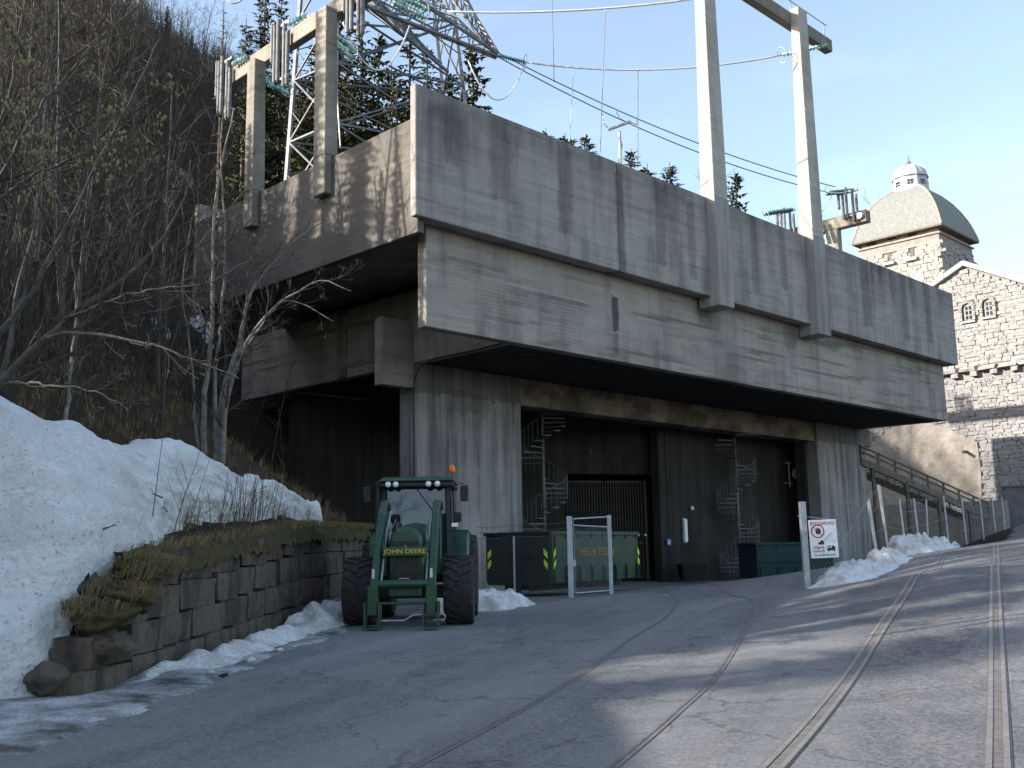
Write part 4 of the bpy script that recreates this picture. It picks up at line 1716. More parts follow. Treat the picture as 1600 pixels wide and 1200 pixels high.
mo = cushion_strip('moss_cap', 13.6, 30.5, .09, -.62, -.03, M['moss'], 3, 160)
mo['kind'] = 'stuff'
tag(mo, 'moss and dead grass cushion along the top of the granite wall', 'moss')
for i, (px, py, Y, r_, lb) in enumerate(((222, 893, 13.6, .45, 'bright mossy cushion on the topmost step of the wall end'),
                                         (200, 938, 13.0, .42, 'mossy cushion on the second step of the wall end'),
                                         (158, 965, 12.7, .45, 'mossy cushion on the lowest step of the wall end'))):
    me = rock(r_, i + 40, (.85, 1.2, .40), .28)
    me.materials.clear()
    me.materials.append(M['moss'])
    o = link('moss_cushion', me)
    o.location = at(px, py, Y)
    tag(o, lb, 'moss', 'moss cushions on the wall steps')


def tufts(name, pts, mat, h=.22, n=14, seed=1, spread=.12, hang=False):
    q = random.Random(seed)
    mb = MB()
    for p in pts:
        for k in range(n):
            a = q.uniform(0, 6.28)
            r_ = q.uniform(0, spread)
            b = Vector(p) + Vector((math.cos(a) * r_, math.sin(a) * r_, -.02))
            hh = h * q.uniform(.5, 1.2)
            lean = Vector((math.cos(a), math.sin(a), 0)) * hh * q.uniform(.2, .9)
            if hang:
                lean += Vector((.5 * hh, 0, 0))
            w = Vector((-math.sin(a), math.cos(a), 0)) * .006
            mid = b + lean * .4 + Vector((0, 0, hh * .7))
            tip_ = b + lean + Vector((0, 0, hh * (.55 if hang else 1)))
            mb.add([b - w, b + w, mid + w * .7, mid - w * .7, tip_], [(0, 1, 2, 3), (3, 2, 4)])
    return mb.build(name, mat, None, fix=False)


tp = []
for i in range(420):
    Y = rr.uniform(13.5, 30.5)
    x = float(wall_x(Y)) + rr.uniform(-1.1, .08)
    tp.append((x, Y, float(wall_top(Y)) + g(x, Y) + .10))
for (px, py, Y) in ((222, 882, 13.6), (238, 890, 13.5), (180, 925, 13.0), (140, 950, 12.7), (200, 932, 13.0), (158, 958, 12.7), (130, 985, 12.9), (205, 905, 13.3)):
    q0_ = at(px, py, Y)
    for k in range(26):
        tp.append((q0_.x + rr.uniform(-.3, .3), q0_.y + rr.uniform(-.4, .4), q0_.z + rr.uniform(-.02, .08)))
o = tufts('dry_grass', tp, M['drygrass'], .2, 12, 4, .15, True)
o['kind'] = 'stuff'
tag(o, 'tufts of withered grass hanging over the granite wall', 'grass')
tp = []
for i in range(2600):
    Y = rr.uniform(9, 48)
    x = float(np.interp(Y, TOE_Y, TOE_X)) - rr.uniform(.2, 16)
    tp.append((x, Y, tz(x, Y)))
o = tufts('hillside_grass', tp, M['drygrass'], .3, 9, 5, .25)
o['kind'] = 'stuff'
tag(o, 'withered grass and leaf litter on the wooded slope', 'grass')

# ================================================================== SNOW
# outline of bank in plan
BK = [(-5.85, 11.8), (-5.45, 12.1), (-5.3, 12.8), (-5.2, 13.5), (-5.2, 14.3), (-5.3, 15.2), (-5.4, 17), (-5.35, 19), (-5.3, 21), (-5.2, 22.8), (-5.0, 24.6), (-4.85, 26.3),
      (-5.05, 27.0), (-5.75, 23.2), (-6.1, 21.2), (-6.6, 20.0), (-6.95, 19.6), (-6.9, 18.2), (-6.7, 16.9), (-6.95, 15.9), (-7.4, 15.3), (-8.2, 14.9), (-10, 14.6), (-13, 14), (-13, 11), (-9.5, 11.4), (-7.5, 11.6)]


def dist_poly(X, Y, poly):
    d = np.full(np.shape(X), 1e9)
    n = len(poly)
    for i in range(n):
        x1, y1 = poly[i]
        x2, y2 = poly[(i + 1) % n]
        L2 = (x2 - x1) ** 2 + (y2 - y1) ** 2
        t = np.clip(((X - x1) * (x2 - x1) + (Y - y1) * (y2 - y1)) / L2, 0, 1)
        d = np.minimum(d, np.hypot(X - x1 - t * (x2 - x1), Y - y1 - t * (y2 - y1)))
    return d


def bank_z(X, Y):
    jx = X + .09 * fbm(X, Y, 1.3, 3, 21) + .03 * fbm(X, Y, .25, 2, 23)
    jy = Y + .2 * fbm(X, Y, 1.3, 3, 31)
    ins = inpoly(jx, jy, BK)
    d = dist_poly(jx, jy, BK) * np.where(ins, 1, -1)
    th = np.where(d > 0, (.44 * sstep(d / .10) + .34 * sstep(d / .7) + .1 * sstep(d / 2.5)), -.4 + 0 * d)
    th = th * (1 - .45 * sstep((-X - 7.5) / 3) * sstep((Y - 15) / 3))
    th = th + (d > .1) * (.09 * fbm(X, Y, 1.1, 4, 9) + .06 * np.abs(fbm(X, Y, .42, 3, 12)) + .05 * fbm(X, Y, 3.5, 2, 77))
    front = sstep((13.6 - Y) / 1.5) * (d > 0) * .35
    T = terrain(np.minimum(X, -5.3), Y)
    T2 = terrain(X, Y)
    toe_fill = np.where(Y < 14.5, np.maximum(T2, 0), T2)
    return toe_fill + th + front


bx_, by_ = np.arange(-14, -4.4, .06), np.arange(11.2, 28.4, .08)
keep = lambda X, Y: (dist_poly(X, Y, BK) < .3) | inpoly(X, Y, BK)
sb = link('snow_bank', grid_mesh('snow_bank', bx_, by_, bank_z, keep, M['snow']))
tag(sb, 'large bank of old grainy snow on the slope above the granite wall', 'snow bank')


def heap(poly_xy, h, name, label, mat='dirtysnow', res=.07, seed=1, base=None, lump=1.0):
    P = np.array(poly_xy)
    x0, y0 = P.min(0) - .3
    x1, y1 = P.max(0) + .3
    base = base or g_arr

    def zf(X, Y):
        jx = X + .16 * fbm(X, Y, .7, 3, seed + 40)
        jy = Y + .16 * fbm(X, Y, .7, 3, seed + 50)
        d = dist_poly(jx, jy, poly_xy) * np.where(inpoly(jx, jy, poly_xy), 1, -1)
        return base(X, Y) + np.where(d > 0, h * sstep(d / .45) * (.75 + lump * .35 * fbm(X, Y, .5, 4, seed)) + .02, -.08)
    me = grid_mesh(name, np.arange(x0, x1, res), np.arange(y0, y1, res), zf, None, M[mat])
    o = link(name, me)
    tag(o, label, 'snow', 'melting heaps of ploughed snow')
    return o


def gpoly(pxs):
    return [(on_ground(*p).x, on_ground(*p).y) for p in pxs]


heap([(-5.0, 12.6), (-4.75, 12.8), (-4.3, 13.8), (-4.05, 15.2), (-3.9, 17), (-3.72, 19), (-3.6, 20.5), (-3.75, 22), (-4.35, 22), (-4.55, 19), (-4.7, 16.5), (-4.85, 14.5)], .26, 'snow_heap', 'ridge of dirty ploughed snow along the foot of the granite wall', seed=3)
heap([(-4.6, 20.2), (-3.45, 20.6), (-3.3, 22.2), (-3.6, 24.5), (-4.4, 24.5)], .5, 'snow_heap', 'taller dirty snow heap beside the left tyres of the tractor', seed=7)
heap([(-2.3, 26.0), (-.3, 26.4), (.55, 28.8), (.3, 30), (-1.2, 30.2), (-2.6, 28.8)], .45, 'snow_heap', 'snow heap behind the tractor in front of the green skip', seed=11)
heap([(8.2, 28.9), (8.9, 27.9), (10.0, 28.7), (11.2, 30.3), (12.2, 32.1), (11.3, 32.6), (10.0, 31.2), (8.9, 30.2)], .36, 'snow_heap', 'half sunlit snow heap in front of the right pier', seed=15, mat='heapsnow', lump=1.9)
heap([(12.9, 34.6), (14.0, 35.0), (17.6, 41), (21.2, 48.6), (20.3, 49.6), (17.2, 45.0), (14.2, 39.2), (12.7, 36.3)], .42, 'snow_heap', 'long lumpy snow heap against the wire fence posts', seed=19, mat='heapsnow', lump=2.4)
# a few old patches up in the wood
for i, (px, py, Y, sx, sy, lb) in enumerate(((322, 515, 33, .9, 1.5, 'snow patch under the left end of the parapet'), (250, 515, 31, .7, .8, 'tiny snow patch left of the deck among bare stems'),
                                             (280, 268, 62, 1.6, 1.3, 'small snow patch high in the wooded slope'), (330, 540, 31, .6, .6, 'smallest snow patch between the alder stems'))):
    # find terrain hit along the ray
    r_ = ray(px, py)
    k = 8
    while k < 200:
        p = EYE + r_ * k
        if tz(p.x, p.y) > p.z:
            break
        k += .25
    n_ = 22
    xs_ = np.linspace(p.x - sx, p.x + sx, n_)
    ys_ = np.linspace(p.y - sy, p.y + sy, n_)

    def pz(X, Y, p=p, sx=sx, sy=sy):
        d = 1 - np.hypot((X - p.x) / sx, (Y - p.y) / sy) + .35 * fbm(X, Y, .8, 2, 5)
        return terrain(X, Y) + np.where(d > .15, .22, -.3)
    o = link('snow_patch', grid_mesh('snow_patch', xs_, ys_, pz, None, M['snow']))
    tag(o, lb, 'snow', 'old snow patches on the slope')


#PART2
# ================================================================== TRACTOR
TX, TY = -2.2, 21.75
tr = thing('tractor', 'green farm tractor with front loader arms parked in front of the left pier', 'tractor', loc=(TX, TY, g(TX, TY) - .02), rz=R(0))


def add_wheel(x, y, r, w, side, name='wheel'):
    """axis along x; side = +1 outer face towards +x"""
    mb = MB()
    prof = [(r * .60, -w * .40), (r * .78, -w * .49), (r * .90, -w * .5), (r * .955, -w * .42), (r * .965, 0), (r * .955, w * .42), (r * .90, w * .5), (r * .78, w * .49), (r * .60, w * .40)]
    ty = mb.lathe(prof, 36, (0, 0, 0), 'X')
    wh = ty.build(name, M['tyre'], tr, smooth=False)
    wh.location = (x, y, r)
    nl_ = 20
    lug = MB()
    for hand in (-1, 1):
        # chevron bar from centre to shoulder
        pts = [(0.0, 0.0), (hand * w * .25, .10), (hand * w * .49, .24)]
        t_ = .034
        vs = []
        for (xx, ang) in pts:
            for da in (-t_ / r, t_ / r):
                for rr_ in (r * .95, r * 1.005 if abs(xx) < w * .4 else r * .985):
                    a = ang + da
                    vs.append((xx, rr_ * math.sin(a), rr_ * math.cos(a)))
        fs = []
        for i in (0, 4):
            fs += [(i, i + 1, i + 5, i + 4), (i + 1, i + 3, i + 7, i + 5), (i + 3, i + 2, i + 6, i + 7)]
        fs += [(0, 2, 3, 1), (8, 9, 11, 10)]
        me = MB().add(vs, fs).mesh('tread_lug', M['tyre'])
        for k in range(nl_):
            o = link('tread_lug', me, wh)
            o.rotation_euler = (2 * math.pi * (k + (.5 if hand > 0 else 0)) / nl_, 0, 0)
    s = side
    rim = MB().lathe([(r * .60, -w * .3 * s), (r * .58, w * .34 * s), (r * .52, w * .22 * s), (r * .25, w * .10 * s), (r * .16, w * .2 * s), (.02, w * .22 * s)], 24, (0, 0, 0), 'X').build('rim', M['yellow'], wh)
    return wh


add_wheel(-1.03, 0, .71, .60, -1)
add_wheel(1.03, 0, .71, .60, 1)
add_wheel(-.98, 2.72, .94, .66, -1)
add_wheel(.98, 2.72, .94, .66, 1)
# chassis and front axle
MB().box((-.75, -.12, .55), (.75, .12, .82)).build('front_axle', M['jdark'], tr, bevel=.03)
MB().box((-.28, -.8, .62), (.28, 2.9, 1.15)).build('chassis', M['jdark'], tr, bevel=.04)
MB().tube([(-1.0, 2.72, .94), (1.0, 2.72, .94)], .16, 12).build('rear_axle', M['jdark'], tr)
# bonnet: rounded section swept backwards
sec = [(-.36, .78), (-.39, 1.3), (-.38, 1.72), (-.33, 1.9), (-.22, 2.02), (0, 2.06), (.22, 2.02), (.33, 1.9), (.38, 1.72), (.39, 1.3), (.36, .78)]
vs, fs = [], []
rows = [(-.86, .80, .90), (-.78, .92, .95), (-.45, .99, .985), (.3, 1.0, 1.0), (1.55, 1.08, 1.08)]
for (yy, sx_, sz_) in rows:
    for (xx, zz) in sec:
        vs.append((xx * sx_, yy - (.10 * max(0, (1.9 - zz)) if yy < -.5 else 0) * 0, .78 + (zz - .78) * sz_))
n = len(sec)
for i in range(len(rows) - 1):
    for k in range(n - 1):
        fs.append((i * n + k, i * n + k + 1, (i + 1) * n + k + 1, (i + 1) * n + k))
fs.append(tuple(range(n)))
fs.append(tuple(range(len(vs) - n, len(vs)))[::-1])
MB().add(vs, fs).build('bonnet', M['jgreen'], tr, bevel=.02)
MB().box((-.27, -.885, 1.48), (.27, -.855, 1.72)).build('headlamp_panel', M['jdark'], tr, bevel=.01)
for s in (-1, 1):
    MB().box((s * .07, -.895, 1.52), (s * .24, -.88, 1.68)).build('headlight', M['jdark'], tr, bevel=.01)
MB().lathe([(.035, -.9), (.035, -.886)], 12, (0, 0, 1.60), 'Y').build('emblem', M['galvdark'], tr)
gr_ = MB().box((-.27, -.88, .86), (.27, -.857, 1.42)).build('grille', M['jdark'], tr)
for i in range(7):
    MB().box((-.26, -.892, .90 + i * .075), (.26, -.882, .915 + i * .075)).build('grille_bar', M['jdark'], gr_)
MB().box((-.33, -1.12, .62), (.33, -.86, .86)).build('front_weight', M['jgreen'], tr, bevel=.03)
MB().tube([(-.09, -1.14, .86), (-.09, -1.14, .98), (.09, -1.14, .98), (.09, -1.14, .86)], .014, 6).build('tow_loop', M['galv'], tr)
# cab
cab = [(-.74, 1.25, 1.35), (.74, 1.25, 1.35), (.80, 2.85, 1.35), (-.80, 2.85, 1.35)]
top_ = [(-.70, 1.42, 3.0), (.70, 1.42, 3.0), (.74, 2.75, 3.0), (-.74, 2.75, 3.0)]
for a_, b_ in zip(cab, top_):
    MB().bar(a_, b_, .09).build('cab_pillar', M['jdark'], tr)
MB().box((-.8, 1.25, 1.1), (.8, 2.9, 1.36)).build('cab_base', M['jdark'], tr, bevel=.03)


def quadp(name, pts, mat, th=.012, par=tr):
    p = [Vector(q) for q in pts]
    nn = (p[1] - p[0]).cross(p[3] - p[0]).normalized() * th
    vs = p + [q + nn for q in p]
    return MB().add(vs, [(3, 2, 1, 0), (4, 5, 6, 7), (0, 1, 5, 4), (1, 2, 6, 5), (2, 3, 7, 6), (3, 0, 4, 7)]).build(name, mat, par)


quadp('windscreen', [(-.68, 1.26, 1.40), (.68, 1.26, 1.40), (.645, 1.42, 2.97), (-.645, 1.42, 2.97)], M['cabglass'])
quadp('side_window', [(-.755, 1.33, 1.42), (-.705, 1.49, 2.95), (-.745, 2.7, 2.95), (-.80, 2.78, 1.42)], M['cabglass'])
quadp('side_window', [(.755, 1.33, 1.42), (.705, 1.49, 2.95), (.745, 2.7, 2.95), (.80, 2.78, 1.42)], M['cabglass'])
quadp('rear_window', [(-.7, 2.85, 1.42), (.7, 2.85, 1.42), (.66, 2.76, 2.95), (-.66, 2.76, 2.95)], M['cabglass'])
roof = MB()
roof.frustum((-.86, .86, 1.22, 2.98, 2.93), (-.84, .84, 1.26, 2.95, 3.06))
roof.build('roof_fascia', M['jdark'], tr, bevel=.03)
MB().frustum((-.87, .87, 1.2, 3.0, 3.063), (-.74, .74, 1.35, 2.9, 3.17)).build('roof', M['jgreen'], tr, bevel=.03)
for x in (-.60, -.43, .30, .50):
    lp_ = MB().lathe([(.075, 1.12), (.08, 1.16), (.07, 1.24)], 14, (x, 0, 2.99), 'Y').build('work_lamp', M['jdark'], tr)
    MB().lathe([(.02, 1.105), (.062, 1.112), (.066, 1.125)], 14, (x, 0, 2.99), 'Y').build('lens', M['lampglass'], lp_)
MB().tube([(.0, 1.30, 2.93), (.42, 1.22, 2.35)], .012, 5).build('wiper', M['jdark'], tr)
# seat and steering wheel seen through the glass
MB().box((-.25, 2.1, 1.36), (.25, 2.55, 1.85)).box((-.24, 2.5, 1.85), (.24, 2.62, 2.45)).build('driver_seat', M['jdark'], tr, bevel=.04)
ring_ = [(.2 * math.cos(a), 1.72 + .2 * math.sin(a) * .6, 2.0 + .2 * math.sin(a) * .7) for a in [2 * math.pi * k / 16 for k in range(17)]]
MB().tube(ring_, .016, 6, False).build('steering_wheel', M['jdark'], tr)
# beacon
bp = MB().tube([(.78, 1.6, 2.95), (.80, 1.58, 3.26)], .016, 6).build('beacon_stalk', M['jdark'], tr)
bc = MB().lathe([(.07, 0), (.075, .03), (.065, .12), (.04, .16), (.01, .17)], 14, (.80, 1.58, 3.27)).build('beacon', M['orange'], tr, smooth=True)
# mirrors
for s in (-1, 1):
    mi = MB().tube([(s * .74, 1.35, 2.95), (s * 1.05, 1.28, 3.0), (s * 1.09, 1.28, 2.95)], .014, 6).build('mirror_arm', M['jdark'], tr)
    MB().box((s * 1.0, 1.24, 2.60), (s * 1.18, 1.30, 2.95)).build('mirror', M['jdark'], mi, bevel=.02)
MB().box((.84, 1.3, 2.15), (1.02, 1.38, 2.36)).build('side_mirror', M['jdark'], tr, bevel=.02)
MB().box((.80, 1.28, 2.04), (.94, 1.33, 2.12)).build('indicator_lamp', M['lampglass'], tr)
MB().tube([(-.85, 1.25, 1.5), (-.85, 1.25, 2.85), (-.85, 1.22, 3.05)], .05, 10).build('exhaust_pipe', M['jdark'], tr)
# fenders
for s in (-1, 1):
    vs, fs = [], []
    for k in range(9):
        a = math.pi * (.02 + .60 * k / 8)
        for (xx, rr_) in ((.66, 1.06), (1.10, 1.06), (1.16, .99), (1.10, 1.02), (.66, 1.02)):
            vs.append((s * xx, 2.72 - rr_ * math.cos(a), .94 + rr_ * math.sin(a)))
    for k in range(8):
        for j in range(5):
            a0, a1 = k * 5 + j, k * 5 + (j + 1) % 5
            fs.append((a0, a1, a1 + 5, a0 + 5))
    fs += [tuple(range(5)), tuple(range(40, 45))[::-1]]
    MB().add(vs, fs).build('fender', M['jgreen'], tr, smooth=False)
# front fenders not fitted; cab steps
for i in range(3):
    MB().box((.72, 1.35, .55 + i * .3), (1.0, 1.75, .58 + i * .3)).build('cab_step', M['jdark'], tr)
MB().box((.4, .9, .9), (.72, 1.9, 1.4)).build('fuel_tank', M['jdark'], tr, bevel=.05)
MB().box((-.72, .9, .9), (-.4, 1.9, 1.4)).build('battery_box', M['jdark'], tr, bevel=.05)
# loader
for s in (-1, 1):
    X = s * .565
    MB().box((X - .07, .25, 1.0), (X + .07, .50, 2.42)).build('loader_mast', M['jgreen'], tr, bevel=.02)
    prof = [(.52, 2.40), (.44, 2.56), (.24, 2.60), (-.35, 2.30), (-1.28, 1.06), (-1.52, .80), (-1.44, .68), (-1.20, .80), (-.25, 2.00), (.30, 2.34)]
    MB().prism(prof, X - .075, X + .075, 'yz').build('loader_arm', M['jgreen'], tr, bevel=.015)
    MB().lathe([(.09, -.11), (.09, .11)], 12, (X, .40, 2.46), 'X').build('pivot', M['jgreen'], tr)
    MB().tube([(X, .9, 1.5), (X, -.2, 1.75)], .05, 8).build('lift_cylinder', M['jdark'], tr)
    MB().tube([(X - s * .12, .35, 2.35), (X - s * .12, -.3, 1.98), (X - s * .12, -1.3, .85)], .022, 6).build('tilt_rod', M['galv'], tr)
    MB().tube([(X - s * .17, .85, 2.2), (X - s * .2, .35, 2.1), (X - s * .14, -.35, 1.85), (X - s * .12, -.9, 1.35)], .018, 6).build('hydraulic_hose', M['chrome'], tr)
    MB().tube([(X - s * .21, .85, 2.15), (X - s * .25, .3, 2.0), (X - s * .17, -.4, 1.7)], .014, 6).build('hydraulic_hose', M['chrome'], tr)
    # quick-coupler
    qc = MB().box((X - .10, -1.62, .30), (X + .10, -1.40, .86)).build('coupler_plate', M['jgreen'], tr, bevel=.01)
    MB().box((X - .16, -1.68, .08), (X - .12, -1.38, .55)).build('hook_plate', M['jgreen'], qc)
    MB().box((X + .12, -1.68, .08), (X + .16, -1.38, .55)).build('hook_plate', M['jgreen'], qc)
    MB().box((X - .16, -1.68, .05), (X + .16, -1.40, .08)).build('foot_plate', M['jgreen'], qc)
    MB().box((X - .025, -1.50, 1.00), (X + .025, -1.47, 1.18)).build('reflector', M['lampglass'], tr)
MB().tube([(-.50, -1.38, .88), (.50, -1.38, .88)], .085, 12).build('cross_tube', M['jgreen'], tr)
MB().tube([(-.62, -1.52, .52), (.62, -1.52, .52)], .028, 8).build('coupler_bar', M['jgreen'], tr)
MB().tube([(-.42, -1.58, .20), (.05, -1.58, .20), (.22, -1.58, .30), (.58, -1.58, .31), (.80, -1.58, .31), (.84, -1.58, .27), (.82, -1.58, .20), (.62, -1.58, .20)], .016, 6).build('locking_rod', M['galv'], tr)
nb = MB().box((-.44, -1.02, 1.42), (.44, -.95, 1.60)).build('name_bar', M['jgreen'], tr, bevel=.01, label='loader crossbar with yellow lettering')
text_obj('JOHN DEERE', .125, M['yellow'], nb, (0, -1.026, 1.51), (R(90), 0, 0), sx=1.18)
for s in (-1, 1):
    MB().tube([(s * .44, -.98, 1.50), (s * .5, -.4, 1.9)], .03, 6).build('bar_stay', M['jgreen'], tr)
# gear and hoses under the cab
for i in range(5):
    MB().tube([(-.5 + .25 * i, 1.2, 1.3), (-.52 + .25 * i, .6, 1.2 + .1 * (i % 2)), (-.45 + .22 * i, .1, .95)], .02, 5).build('hydraulic_hose', M['jdark'], tr)
MB().tube([(.2, 2.0, 3.16), (.2, 2.02, 3.9)], .006, 4).build('aerial', M['jdark'], tr)

# ================================================================== SKIPS


def hook_skip(root, Lx, W, z0, z1, mat, ribs, marks=True, end_mat=None):
    """open container: near corner at origin; length along +x, width along +y"""
    t = .06
    MB().box((0, 0, z0), (Lx, t, z1)).build('side_panel', mat, root)
    MB().box((0, W - t, z0), (Lx, W, z1)).build('side_panel', mat, root)
    MB().box((0, t + .002, z0), (t, W - t - .002, z1 - .02)).build('end_panel', end_mat or mat, root)
    MB().box((Lx - t, t + .002, z0), (Lx, W - t - .002, z1 - .02)).build('end_panel', mat, root)
    MB().box((.06, .07, z0 - .02), (Lx - .06, W - .07, z0 + .05)).build('floor_panel', mat, root)
    for y in (-.05, W - .05):
        MB().box((-.05, y, z1 - .02), (Lx + .05, y + .12, z1 + .10)).build('top_rail', mat, root, bevel=.01)
    MB().box((-.06, .07, z1 - .02), (.05, W - .07, z1 + .09)).build('top_rail', end_mat or mat, root, bevel=.01)
    for i in range(ribs):
        x = .12 + (Lx - .3) * i / (ribs - 1)
        MB().prism([(-.09, z0), (-.002, z0), (-.002, z0 + .55), (-.05, z0 + .5), (-.09, z0 + .42)], x, x + .06, 'yz').build('lower_rib', mat, root)
        MB().prism([(-.05, z1 - .024), (-.002, z1 - .024), (-.002, z1 - .16)], x, x + .06, 'yz').build('upper_gusset', mat, root)
    for y in (.75, W - .85):
        MB().box((-.02, y, z0 - .26), (Lx, y + .1, z0 - .022)).build('skid_rail', M['skipdark'], root)
    return root


c0 = at(861, 900, 33.3)
c1x = at(997, 870, 38.3)
ang = math.atan2(c1x.y - c0.y, c1x.x - c0.x)
LX = math.hypot(c1x.y - c0.y, c1x.x - c0.x)
gz = g(c0.x, c0.y)
sk = thing('skip_container', 'long green open scrap container with faded lettering behind the wire gate', 'skip', loc=(c0.x, c0.y, gz), rz=ang)
hook_skip(sk, LX, 2.55, .42, 1.98, M['skip'], 8, end_mat=M['skipdark'])
for x in (.02, .22):
    MB().box((x, -.05, .42), (x + .09, -.002, 1.96)).build('corner_post', M['skip'], sk)
MB().box((-.05, .1, 1.25), (-.002, 2.45, 1.33)).build('end_rail', M['skipdark'], sk)
MB().box((-.05, .1, .35), (-.002, 2.45, .45)).build('end_rail', M['skipdark'], sk)
MB().box((-.12, 1.15, .1), (-.003, 1.35, 1.5)).build('hook_frame', M['skipdark'], sk)
text_obj('HELLIK TEIGEN', .36, M['lettering'], sk, (3.05, -.012, 1.38), (R(90), 0, 0), sx=.95)
text_obj('72 197 54', .17, M['lettering'], sk, (2.2, -.012, .98), (R(90), 0, 0), sx=1.0) if False else None


def chevrons(par, pts):
    for (o_, ax, s) in pts:
        for k in range(2):
            z = .86 + k * .33
            if ax == 'x':
                P = [(o_ + 0, z + .14 * (s > 0)), (o_ + .12, z + .14 * (s < 0)), (o_ + .12, z + .14 * (s < 0) + .2), (o_, z + .14 * (s > 0) + .2)]
                MB().prism(P, -.062, -.054, 'xz').build('marker_stripe', M['hiviz'], par)
            else:
                P = [(o_ + 0, z + .14 * (s > 0)), (o_ + .14, z + .14 * (s < 0)), (o_ + .14, z + .14 * (s < 0) + .2), (o_, z + .14 * (s > 0) + .2)]
                MB().prism(P, -.062, -.054, 'yz').build('marker_stripe', M['hiviz'], par)


chevrons(sk, [(.10, 'x', -1), (LX - .14, 'x', 1), (.08, 'y', -1), (2.30, 'y', 1)])
# second teal container by the sign
d0 = at(1183, 880, 46.5)
sk2 = thing('skip_container', 'teal scrap container half hidden behind the warning sign', 'skip', loc=(d0.x, d0.y, g(d0.x, d0.y)), rz=R(8))
hook_skip(sk2, 3.6, 2.3, .25, 1.72, M['teal'], 5)
MB().box((0, -.06, .95), (3.6, -.003, 1.03)).build('side_rail', M['teal'], sk2)
d1 = at(1066, 895, 54.0)
du = thing('waste_bin', 'small dark lidded waste bin against the back wall', 'waste bin', loc=(d1.x, d1.y, g(d1.x, d1.y)), rz=R(10))
MB().frustum((.12, 1.28, .1, .8, .12), (0, 1.4, 0, .9, .85)).build('bin_body', M['jdark'], du, bevel=.02)
MB().frustum((-.03, 1.43, -.03, .93, .853), (.1, 1.3, .05, .85, .97)).build('bin_lid', M['jdark'], du, bevel=.02)
for x in (.2, 1.1):
    MB().lathe([(.08, 0), (.08, .05)], 10, (x, .12, .08), 'X').build('castor', M['tyre'], du)

# ================================================================== SPIRAL STAIRS


def spiral(px, Y, z_top, label, start, hand):
    X = pxX(px, Y)
    z0 = g(X, Y)
    t = thing('spiral_stair', label, 'spiral staircase', loc=(X, Y, z0), group='spiral stairs under the deck')
    H_ = z_top - z0
    MB().tube([(0, 0, 0), (0, 0, H_)], .085, 12).build('centre_pole', M['stairsteel'], t, smooth=True)
    n = int(H_ / .235)
    Rr = 1.12
    tm = MB().prism([(.08, -.06), (Rr, -.16), (Rr, .16), (.08, .06)], 0, .045, 'xy').mesh('tread', M['stairsteel'])
    step = R(24.5) * hand
    hp = []
    for i in range(n):
        a = start + step * i
        z = H_ - .25 - .235 * i
        o = link('tread', tm, t)
        o.location = (0, 0, z)
        o.rotation_euler = (0, 0, a)
        for q in (-.32, .32) if False else (0,):
            bx_, by__ = Rr * math.cos(a), Rr * math.sin(a)
            if i > 4:
                MB().tube([(bx_, by__, z), (bx_, by__, z + 1.0)], .012, 5).build('baluster', M['stairsteel'], t)
        if i > 4:
            hp.append((Rr * math.cos(a), Rr * math.sin(a), z + 1.0))
            a2 = a + step / 2
            MB().tube([(Rr * math.cos(a2), Rr * math.sin(a2), z - .1), (Rr * math.cos(a2), Rr * math.sin(a2), z + .88)], .012, 5).build('baluster', M['stairsteel'], t)
    MB().tube(hp, .02, 6).build('hand_rail', M['stairsteel'], t)
    MB().box((-.1, -.9, H_), (1.3, .9, H_ + .05)).build('landing', M['stairsteel'], t)
    return t


spiral(850, 47.8, 7.95, 'spiral steel stair in the dark right beside the left pier', R(20), -1)
spiral(1153, 57.8, 7.75, 'spiral steel stair on the back wall midway to the right pier', R(200), -1)


# ------------------------------------------------------------------ small things on the back walls
def on_seg(px, py, a, b, off=.12):
    a, b = Vector((*a, 0)), Vector((*b, 0))
    d = (b - a).normalized()
    nn = Vector((d.y, -d.x, 0))
    if nn.y > 0:
        nn = -nn
    p = plane_hit(px, py, a + nn * off, nn)
    return p, math.atan2(d.y, d.x)


W1 = ((gR[0] + .003, gR[1] - .9), (pxX(1262, 66), 66))
p, a_ = on_seg(1071, 829, *W1)
t = thing('tube_lamp', 'white upright tube lamp on the back wall, unlit', 'wall lamp', loc=p, rz=a_)
MB().box((-.14, -.07, -.62), (.14, .05, .62)).build('lamp_cover', M['white'], t, bevel=.03)
MB().box((-.16, .052, -.66), (.16, .10, .66)).build('lamp_base', M['galv'], t)
p, a_ = on_seg(1081, 794, *W1)
t = thing('wall_lamp', 'small round white lamp on a short arm above the tube lamp', 'wall lamp', loc=p, rz=a_)
MB().lathe([(.02, -.10), (.1, -.07), (.12, 0)], 14, (0, 0, 0), 'Y').build('lamp_glass', M['white'], t)
MB().tube([(0, .02, 0), (.35, .06, -.02)], .03, 6).build('lamp_arm', M['galvdark'], t)
p, a_ = on_seg(1045, 847, *W1)
t = thing('round_wall_sign', 'round white sign on a dark blue plate near the gate bay', 'sign', loc=p, rz=a_)
MB().box((-.18, -.01, -.18), (.22, .05, .18)).build('plate', M['blue'], t)
MB().lathe([(.11, -.03), (.11, -.012)], 18, (0, 0, 0), 'Y').build('disc', M['white'], t)
MB().lathe([(.06, -.04), (.06, -.032)], 18, (0, 0, 0), 'Y').build('symbol', M['blue'], t)
p, a_ = on_seg(1233, 740, (pxX(1205, 63), 63), (pxX(1262, 65), 65), .3)
t = thing('dish_antenna', 'small round dish antenna with a bracket mast on the back wall', 'antenna', loc=p, rz=a_)
MB().tube([(0, 0, -.85), (0, 0, .75)], .04, 8).build('mast_tube', M['galv'], t)
